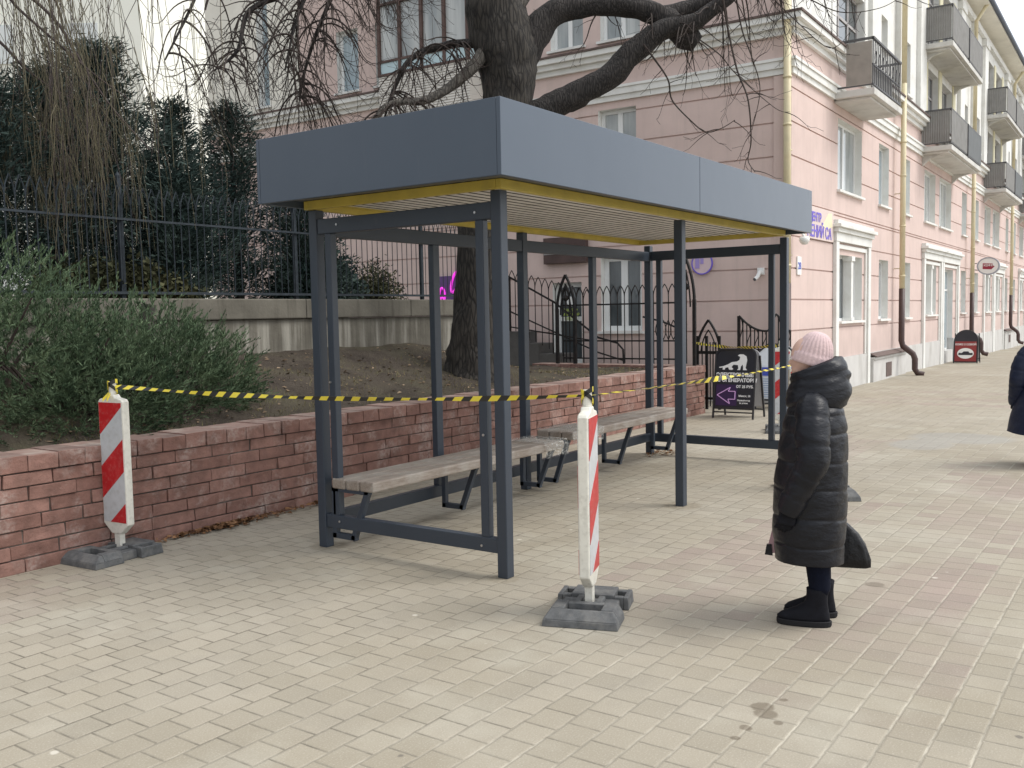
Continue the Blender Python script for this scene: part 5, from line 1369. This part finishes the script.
# juniper on the bank, feathery plumes
def juniper(label, lobes, n):
    t = thing('juniper_bush', label, 'shrub', (lobes[0][0], lobes[0][1], .7), 0, 'junipers on the planted bank')
    o = Vector((lobes[0][0], lobes[0][1], .7)); b = MB()
    tot = sum(l[3]*l[5] for l in lobes)
    for (cx, cy, cz, rx, ry, rz) in lobes:
        for i in range(int(n*rx*rz/tot)):
            an = rc.uniform(0, 2*PI); ce = rc.uniform(-.35, 1); se = math.sqrt(max(0, 1-ce*ce)); q = 1-.45*rc.random()**2
            k = 1+.3*noise.noise(Vector((math.cos(an)*2, math.sin(an)*2, ce*2.2+cx*3)))
            nrm = Vector((se*math.cos(an), se*math.sin(an), ce))
            p = Vector((cx, cy, cz))+Vector((rx*nrm.x, ry*nrm.y, rz*nrm.z))*q*k
            if p.y < 3.12 and p.z < .85: continue
            if p.z < .74: continue
            ax = (nrm*.8+Vector((rc.uniform(-.5, .5), rc.uniform(-.5, .5), rc.uniform(.1, .9)))).normalized(); L = rc.uniform(.12, .30)
            for c_ in range(24):
                u = c_/24; pp = p+ax*L*u-o; 
                pp = pp+Vector((0, 0, -.06*u*u)); d = ax+Vector((rc.uniform(-.9, .9), rc.uniform(-.9, .9), rc.uniform(-.6, .8)))*(.95-u*.55)
                leaf(b, pp, d, rc.uniform(.028, .06)*(1.2-u*.5), rc.uniform(.0025, .0055))
    b.build('foliage', M_JUN, t)
    b = MB()
    for (cx, cy, cz, rx, ry, rz) in lobes:
        for i in range(7):
            an = rc.uniform(0, 2*PI); c_ = Vector((cx, cy, .72))-o
            b.tube([c_, c_+Vector((rx*.35*math.cos(an), ry*.35*math.sin(an), rz*.5)), c_+Vector((rx*.75*math.cos(an), ry*.75*math.sin(an), rz*.9))], [.025, .018, .006], 6, cap=False)
    b.build('stems', M_TWIG, t)
juniper('tall feathery green juniper at the left edge, behind the first beacon', [(-1.2, 4.15, 1.1, .95, .75, 1.25), (-2.5, 4.0, 1.0, .9, .7, 1.2), (-.6, 3.95, 1.0, .8, .62, .90)], 3900)
juniper('low spreading green juniper whose right end reaches toward the shelter post', [(.2, 4.05, .98, .85, .62, .72), (.75, 4.1, .95, .62, .5, .60), (-.3, 3.75, .85, .6, .42, .55)], 2900)
b = MB()

# ------------------------------------------------------------------ people
M_SKIN = mat('skin', (.62, .40, .32), .5, .06, 12)
M_HAIRD = mat('dark_hair', (.04, .03, .025), .6, .3, 30)
def nylon(name, c1, c2, rough):
    t = NT(name); c = t.co(); n1 = t.noise(t.mapping(c, (1, 1, 1.9), rot=(.35, .3, 0)), 8, 4, .5); n2 = t.noise(t.mapping(c, (.8, .8, 2.2)), 34, 4, .6)
    col = t.mix(t.ramp(n1, .3, .7), c1, c2)
    return t.fin(col, rough, t.bump(n2, .25, .007, t.bump(n1, .5, .026)), **{'Specular IOR Level': .34})
M_COAT = nylon('black_quilted_nylon', (.0042, .0050, .0088), (.0075, .0085, .0135), .42)
M_COAT2 = nylon('navy_quilted_nylon', (.006, .011, .032), (.011, .017, .044), .55)
def wool(name, col):
    t = NT(name); c = t.co(); n = t.noise(c, 90, 3)
    return t.fin(t.mix(n, tuple(x*.75 for x in col), tuple(min(1, x*1.15) for x in col)), .95, t.bump(n, .6, .004), **{'Specular IOR Level': .15})
M_HAT = wool('pale_pink_wool', (.66, .50, .50)); M_HAT2 = wool('dark_wool', (.05, .05, .07))
M_TROU = mat('navy_trouser_cloth', (.006, .008, .018), .9, .2, 30, bump=.3, bscale=120, bdist=.003, spec=.15)
M_BOOT = mat('black_suede_boot', (.0075, .008, .012), .75, .25, 30, bump=.3, bscale=90, bdist=.003, spec=.2)
M_SOLE = plain('dark_rubber_sole', (.02, .02, .022), .8, 0, .2)
M_BAG = mat('black_bag_leather', (.006, .006, .0075), .42, .2, 20, bump=.5, bscale=22, bdist=.02, spec=.35)
M_LIN = mat('dusty_pink_lining', (.42, .27, .29), .8, .1, 20)
def ell(c, rx, ry, n=40, p=2.0, tilt=0, f=None):
    out = []
    for k in range(n):
        q = 2*PI*k/n; cx, sx = math.cos(q), math.sin(q)
        x = rx*math.copysign(abs(cx)**(2/p), cx); y = ry*math.copysign(abs(sx)**(2/p), sx); s_ = f(q) if f else 1
        x *= s_; y *= s_; out.append((c[0]+x*math.cos(tilt), c[1]+y, c[2]-x*math.sin(tilt)))
    return out
def lerp_tab(tab, z):
    for i in range(len(tab)-1):
        if tab[i][0] <= z <= tab[i+1][0]:
            u = (z-tab[i][0])/(tab[i+1][0]-tab[i][0]); u = u*u*(3-2*u)
            return [a+(c_-a)*u for a, c_ in zip(tab[i][1:], tab[i+1][1:])]
    return list(tab[-1][1:]) if z > tab[-1][0] else list(tab[0][1:])
def ellipsoid(b, c, r_, n=16, m_=10, ry=None, rz=None):
    ry = ry or r_; rz = rz or r_
    b.rings([[(c[0]+r_*math.sin(PI*j/m_)*math.cos(2*PI*k/n), c[1]+ry*math.sin(PI*j/m_)*math.sin(2*PI*k/n), c[2]-rz*math.cos(PI*j/m_)) for k in range(n)] for j in [.12]+list(range(1, m_))+[m_-.12]])
def hand(b, w_, fdir, curl_dir, thumb_side, s=1.0):
    'palm, four bent fingers of different length and a thumb, as volumes in b'
    w_ = Vector(w_); f = Vector(fdir).normalized(); c = Vector(curl_dir).normalized(); sd = f.cross(c).normalized()*thumb_side
    b.rings([[tuple(w_+f*q*s+sd*(a*wd*s)+c*(e*.014*s)) for a, e in ((-1, -1), (-.4, -1.25), (.4, -1.25), (1, -1), (1, 1), (.4, 1.2), (-.4, 1.2), (-1, 1))] for q, wd in ((-.01, .026), (.03, .036), (.075, .040), (.088, .037))])
    for k, (off, L) in enumerate(((.030, .068), (.010, .076), (-.011, .070), (-.030, .055))):
        p = w_+f*.07*s+sd*off*s; d = f.copy(); pts = [p]
        for j, sg in enumerate((.45, .32, .23)):
            d = (d+c*(.35+.4*j)).normalized(); p = p+d*L*sg*s*1.15; pts.append(p)
        b.tube(pts, [.0098*s, .0095*s, .0088*s, .0072*s], 8)
    p = w_+f*.018*s+sd*.03*s; d = (f*.6+sd*.8+c*.3).normalized(); pts = [p]
    for sg in (.03, .028, .022):
        p = p+d*sg*s; pts.append(p); d = (d+f*.35+c*.3).normalized()
    b.tube(pts, [.0125*s, .0115*s, .010*s, .008*s], 8)
def person(label, loc, rz, scale, coatm, hatm, flare=0, glove=True, seed=0, seam=.145, hood=True):
    t = thing('person', label, 'person', loc, rz); t.scale = (scale,)*3
    ns = Vector((seed*3.7, 1.3, 0))
    WL_ = Vector((.085, .245, .655)); WR_ = Vector((-.045, -.285, .63))
    EL_ = Vector((-.02, .265, .885)); ER_ = Vector((-.06, -.29, .885)); SL_ = Vector((-.02, .185, 1.145)); SR_ = Vector((-.02, -.185, 1.145))
    # body: volumes fused into one skin
    b = MB()
    b.rings([ell((x, 0, z), rx, ry, 24) for z, x, rx, ry in ((.66, 0, .10, .15), (.76, 0, .115, .165), (.90, .0, .105, .145), (1.02, -.01, .115, .16), (1.12, -.02, .11, .175), (1.19, -.02, .075, .12), (1.22, -.01, .05, .06))])
    b.tube([(-.01, 0, 1.17), (.0, 0, 1.25), (.01, 0, 1.32)], [.056, .05, .05], 14)
    ellipsoid(b, (.005, 0, 1.40), .092, 22, 16, .074, .112); ellipsoid(b, (.045, 0, 1.335), .048, 16, 10, .05, .05)
    b.rings([[(.088, -.012, 1.405), (.088, .012, 1.405), (.078, .012, 1.40), (.078, -.012, 1.40)], [(.112, -.013, 1.372), (.112, .013, 1.372), (.08, .016, 1.366), (.08, -.016, 1.366)], [(.098, -.010, 1.362), (.098, .010, 1.362), (.08, .014, 1.358), (.08, -.014, 1.358)]])
    for s_ in (-1, 1):
        ellipsoid(b, (.0, s_*.076, 1.385), .022, 10, 8, .010, .030); ellipsoid(b, (.075, s_*.026, 1.415), .018, 10, 8, .024, .010)
        ellipsoid(b, (.082, 0, 1.333+.007*s_), .012, 12, 8, .024, .007)
        hp = Vector((.0, s_*.08, .70)); b.tube([hp, (-.02, s_*.082, .40), (-.058, s_*.08, .08)], [.085, .052, .030], 16)
        b.rings([ell((x, s_*.082, .045), .001 if k in (0,) else .03, .03, 12) for k, x in enumerate((0, 0))][:0] or [[(x, s_*.082+w_*math.cos(q), .04+hh*math.sin(q)) for q in [2*PI*k/12 for k in range(12)]] for x, w_, hh in ((-.085, .014, .02), (-.07, .024, .026), (-.01, .026, .022), (.06, .028, .014), (.085, .014, .009))])
    b.tube([SL_, EL_, WL_], [.056, .045, .03], 12); b.tube([SR_, ER_, WR_], [.056, .045, .03], 12)
    hand(b, WL_, (WL_-EL_)+Vector((0, 0, -.15)), (.3, -1, -.1), 1, .95); hand(b, WR_, WR_-ER_, (.3, 1, 0), -1, .95)
    body = b.build('body', M_SKIN, t, smooth=True)
    rm = body.modifiers.new('fuse', 'REMESH'); rm.mode = 'VOXEL'; rm.voxel_size = .0075; rm.use_smooth_shade = True
    sm = body.modifiers.new('smooth', 'SMOOTH'); sm.factor = .5; sm.iterations = 3
    for s_ in (-1, 1):
        b = MB(); ellipsoid(b, (.086, s_*.028, 1.395), .010, 12, 8, .012, .008); b.build('eye', plain('eye_white', (.7, .68, .65), .2), t, smooth=True)
    # trousers and boots
    b = MB()
    for s_ in (-1, 1):
        b.rings([ell((-.055*min(1, max(0, (.68-z)/.45))+.004*math.sin(z*60), s_*.082, z), r_+.004*noise.noise(Vector((0, s_, z*25))), r_*.98, 20) for z, r_ in ((.17, .044), (.205, .055), (.26, .058), (.31, .062), (.40, .074), (.55, .088), (.68, .095))], True, True)
    b.build('trousers', M_TROU, t, smooth=True)
    for s_ in (-1, 1):
        dx = -.058 if s_ < 0 else -.030
        b = MB()
        b.rings([ell((x+dx, s_*.085, z), rx, ry, 24, 2.2) for z, x, rx, ry in ((.03, .055, .133, .046), (.045, .055, .133, .048), (.060, .048, .124, .047), (.074, .034, .108, .045), (.094, .012, .082, .043), (.120, -.006, .061, .042), (.15, -.012, .054, .045), (.175, -.014, .054, .047), (.198, -.015, .056, .050), (.201, -.015, .048, .042))])
        bo = b.build('boot', M_BOOT, t, smooth=True)
        b = MB(); b.rings([ell((.052+dx, s_*.085, z), .138+e, .05+e, 24, 2.4) for z, e in ((.0, -.004), (.006, .001), (.028, .002), (.031, -.003))]); b.build('sole', M_SOLE, bo, smooth=False)
    # quilted coat
    tab = [(.27, -.005, .150, .205), (.33, 0, .172, .225), (.50, 0, .186, .238), (.70, -.005, .186, .238), (.90, -.015, .176, .228), (1.04, -.025, .162, .222), (1.12, -.03, .142, .205), (1.18, -.028, .112, .165), (1.235, -.02, .085, .11)]
    rs = []; N = 72; M = 150
    for i in range(M+1):
        z = .333+(1.235-.333)*i/M; x, rx, ry = lerp_tab(tab, z)
        if flare: rx += flare*max(0, .75-z)*.55; ry += flare*max(0, .75-z)*.45
        ph = (z-.285)/seam; ph += .0; top_ = min(1, (1.24-z)/.1)
        ring_ = []
        for k in range(N):
            q = 2*PI*k/N; cz, sz = math.cos(q), math.sin(q)
            ph2 = ph+.10*noise.noise(Vector((cz*1.2, sz*1.2, ph*.7))+ns); ds = abs(ph2-round(ph2))*seam
            pf = 1-math.exp(-(ds/.016)**2)
            wr_ = .010*noise.noise(Vector((cz*1.8, sz*1.8, z*5))+ns)+.0065*noise.noise(Vector((cz*3.5+z*6, sz*3.5, z*13+cz*3))+ns)*pf+.003*noise.noise(Vector((cz*9+z*9, sz*9, z*26))+ns)*pf
            e = -.0085*(.6+.6*noise.noise(Vector((cz*2, sz*2, 7*ph))+ns))*math.exp(-(ds/.0072)**2)*top_+.002*min(1, ds/(seam*.5))+wr_*top_*.5
            px_ = math.copysign(abs(cz)**.9, cz); py_ = math.copysign(abs(sz)**.85, sz)
            zz = z+.008*noise.noise(Vector((cz*1.5, sz*1.5, 4+int(ph)*.0))+ns)+.012*math.sin(q*1+.4)*(1 if z < 1.1 else .3)
            ring_.append((x+(rx+e)*px_, (ry+e)*py_, zz))
        rs.append(ring_)
    # turned-in hem
    hem0 = [(p[0]*.86, p[1]*.86, p[2]+.02) for p in rs[0]]
    b = MB(); b.rings([hem0]+rs, False, True); coat = b.build('coat', coatm, t, smooth=True)
    # front flap with pink lining standing out below the hand
    b = MB(); b.prism([(.10, .52), (.185, .50), (.222, .345), (.20, .335), (.12, .34)], lambda a, z, q: (a, -.06+q-.10*(a-.1), z), 0, .012); b.build('flap_lining', M_LIN if not flare else coatm, coat)
    b = MB(); b.prism([(.196, .385), (.222, .38), (.232, .325), (.19, .322)], lambda a, z, q: (a, -.066+q-.10*(a-.1), z), 0, .024); b.build('flap_edge', coatm, coat)
    for (S, E_, W, s_) in ((SL_, EL_, WL_, 1), (SR_, ER_, WR_, -1)):
        P = curve_pts([S+Vector((.0, -s_*.075, .025)), S+Vector((0, -s_*.01, .0)), S.lerp(E_, .5)+Vector((0, s_*.015, 0)), E_, E_.lerp(W, .5), W, W+(W-E_).normalized()*.035], 11)
        rr = curve_val([.060, .082, .086, .081, .074, .064, .056], 11)
        b = MB(); rs = []; L = 0
        for i, p in enumerate(P):
            if i: L += (p-P[i-1]).length
            dd = (P[min(i+1, len(P)-1)]-P[max(i-1, 0)]).normalized(); a = Vector((1, 0, 0)); a = (a-dd*a.dot(dd)).normalized(); c_ = dd.cross(a)
            ds = abs(L/.135-round(L/.135))*.135; pf = 1-math.exp(-(ds/.014)**2); ring_ = []
            for k in range(32):
                q = 2*PI*k/32; v_ = a*math.cos(q)+c_*math.sin(q)
                e = -.0065*math.exp(-(ds/.0072)**2)+.004*noise.noise(Vector((math.cos(q)*1.6, math.sin(q)*1.6, L*9))+ns)+.004*pf*noise.noise(Vector((math.cos(q)*2.6, math.sin(q)*2.6, L*28+5))+ns)
                ring_.append(p+v_*(rr[i]+e))
            rs.append(ring_)
        b.rings(rs); b.build('sleeve', coatm, coat, smooth=True)
        if glove:
            b = MB(); hand(b, W, (W-E_)+(Vector((0, 0, -.15)) if s_ > 0 else Vector((0, 0, 0))), (.3, -s_, -.05), 1 if s_ > 0 else -1, 1.12); b.tube([W-(W-E_).normalized()*.05, W+(W-E_).normalized()*.02], [.036, .034], 12)
            g_ = b.build('glove', M_BOOT, t, smooth=True); rm = g_.modifiers.new('fuse', 'REMESH'); rm.mode = 'VOXEL'; rm.voxel_size = .005; rm.use_smooth_shade = True
    # thick hood lying round the neck
    hr_ = [((-.025, 0, 1.12), .105, .150, -.05), ((-.035, 0, 1.15), .148, .172, .04), ((-.042, 0, 1.19), .166, .176, .14), ((-.046, 0, 1.235), .168, .168, .24), ((-.044, 0, 1.28), .160, .156, .30), ((-.038, 0, 1.325), .150, .142, .34), ((-.03, 0, 1.355), .136, .130, .37), ((-.02, 0, 1.362), .121, .118, .38), ((-.01, 0, 1.335), .106, .102, .38), ((0, 0, 1.26), .09, .085, .2)]
    HR = []
    for j in range(len(hr_)-1):
        for k in range(4):
            u = k/4; A, Bq = hr_[j], hr_[j+1]
            HR.append((tuple(a+(c_-a)*u for a, c_ in zip(A[0], Bq[0])), A[1]+(Bq[1]-A[1])*u, A[2]+(Bq[2]-A[2])*u, A[3]+(Bq[3]-A[3])*u))
    b = MB(); rs = []
    for j, (c_, rx, ry, tl) in enumerate(HR):
        zz = j/len(HR)
        f = lambda q, zz=zz: 1+.045*noise.noise(Vector((math.cos(q)*1.7, math.sin(q)*1.7, zz*7))+ns)+.05*noise.noise(Vector((math.cos(q)*1.2, math.sin(q)*1.2+zz*3, zz*16))+ns)-.06*math.exp(-((zz-.44-.10*math.sin(q+1))/.035)**2)
        rs.append(ell(c_, rx, ry, 56, 2.1, tl, f))
    b.rings(rs, True, False); b.build('hood', coatm, t, smooth=True)
    # ribbed knitted hat, crown tilted back
    b = MB(); rs = []; n = 208; ribs = 13
    for j in range(29):
        u = j/28; el = u*PI/2*.985
        z = .172*math.sin(el); r_ = math.cos(el)**.80
        cuff = .006 if u < .20 else 0
        ring_ = []
        for k in range(n):
            q = 2*PI*k/n; rib = abs(math.cos(ribs*(q+u*.25)/1.0))
            e = 1+.06*(rib-.6)*(1 if u > .2 else .35)*(1-.3*u)
            ring_.append(((.102+cuff)*r_*e*math.cos(q), (.090+cuff)*r_*e*math.sin(q), z))
        rs.append(ring_)
    b.rings([[(p[0]*.94, p[1]*.94, p[2]-.004) for p in rs[0]]]+rs, False, True)
    h_ = b.build('knitted_hat', hatm, t, smooth=True); h_.location = (-.004, 0, 1.366); h_.rotation_euler = (0, R(-17), 0)
    return t
WPOS = Vector((.20, -1.825, 0)); WRZ = R(106)
person('woman in a pale pink knitted hat and long black quilted coat, facing the shelter', WPOS, WRZ, 1.0, M_COAT, M_HAT)
person('passer-by in a dark navy coat cut off by the right edge of the photo', (6.30, -2.30, 0), R(30), 1.02, M_COAT2, M_HAT2, flare=.55, seed=2, seam=.6)
def wl(x, y, z): return WPOS+Matrix.Rotation(WRZ, 3, 'Z') @ Vector((x, y, z))
t = thing('handbag', 'soft black bag hanging behind the woman in the long black coat', 'bag', wl(-.19, -.27, .235), WRZ)
b = MB(); N = 40
b.rings([ell((x, 0, z), rx, ry, N, 4.5, 0, lambda q, z=z: 1+.11*noise.noise(Vector((math.cos(q)*2.5, math.sin(q)*2.5, z*16)))) for z, x, rx, ry in ((0, -.005, .104, .040), (.008, -.008, .118, .055), (.05, -.005, .115, .062), (.12, .004, .106, .055), (.18, .022, .088, .042), (.235, .05, .058, .026), (.27, .075, .03, .014), (.275, .078, .02, .008))])
b.build('bag_body', M_BAG, t, smooth=True)
b = MB()
for s_ in (-1, 1): b.tube(curve_pts([(.055, s_*.018, .22), (.085, s_*.014, .29), (.125, .0, .345), (.15, -.012, .365)], 5), .007, 6)
b.build('handle', M_BAG, t, smooth=True)
b = MB(); b.box(.005, .03, .046, .056, .165, .185); b.build('buckle', plain('bright_buckle', (.7, .72, .75), .2, .9), t)
# spare rubber foot behind the woman
q = at(829, 490, 8.45)
t = thing('rubber_foot_plate', 'spare dark rubber beacon foot lying on the paving behind the woman', 'beacon foot', (q.x, q.y, 0), R(-60))
rubber_base(t)
b = MB(); b.box(-.10, .10, .10, .22, .083, .088); b.build('pale_top_patch', mat('painted_lit_rubber_top', (.40, .38, .33), .8, .1, 14), t)  # light falling on the rubber's top, painted as a pale patch
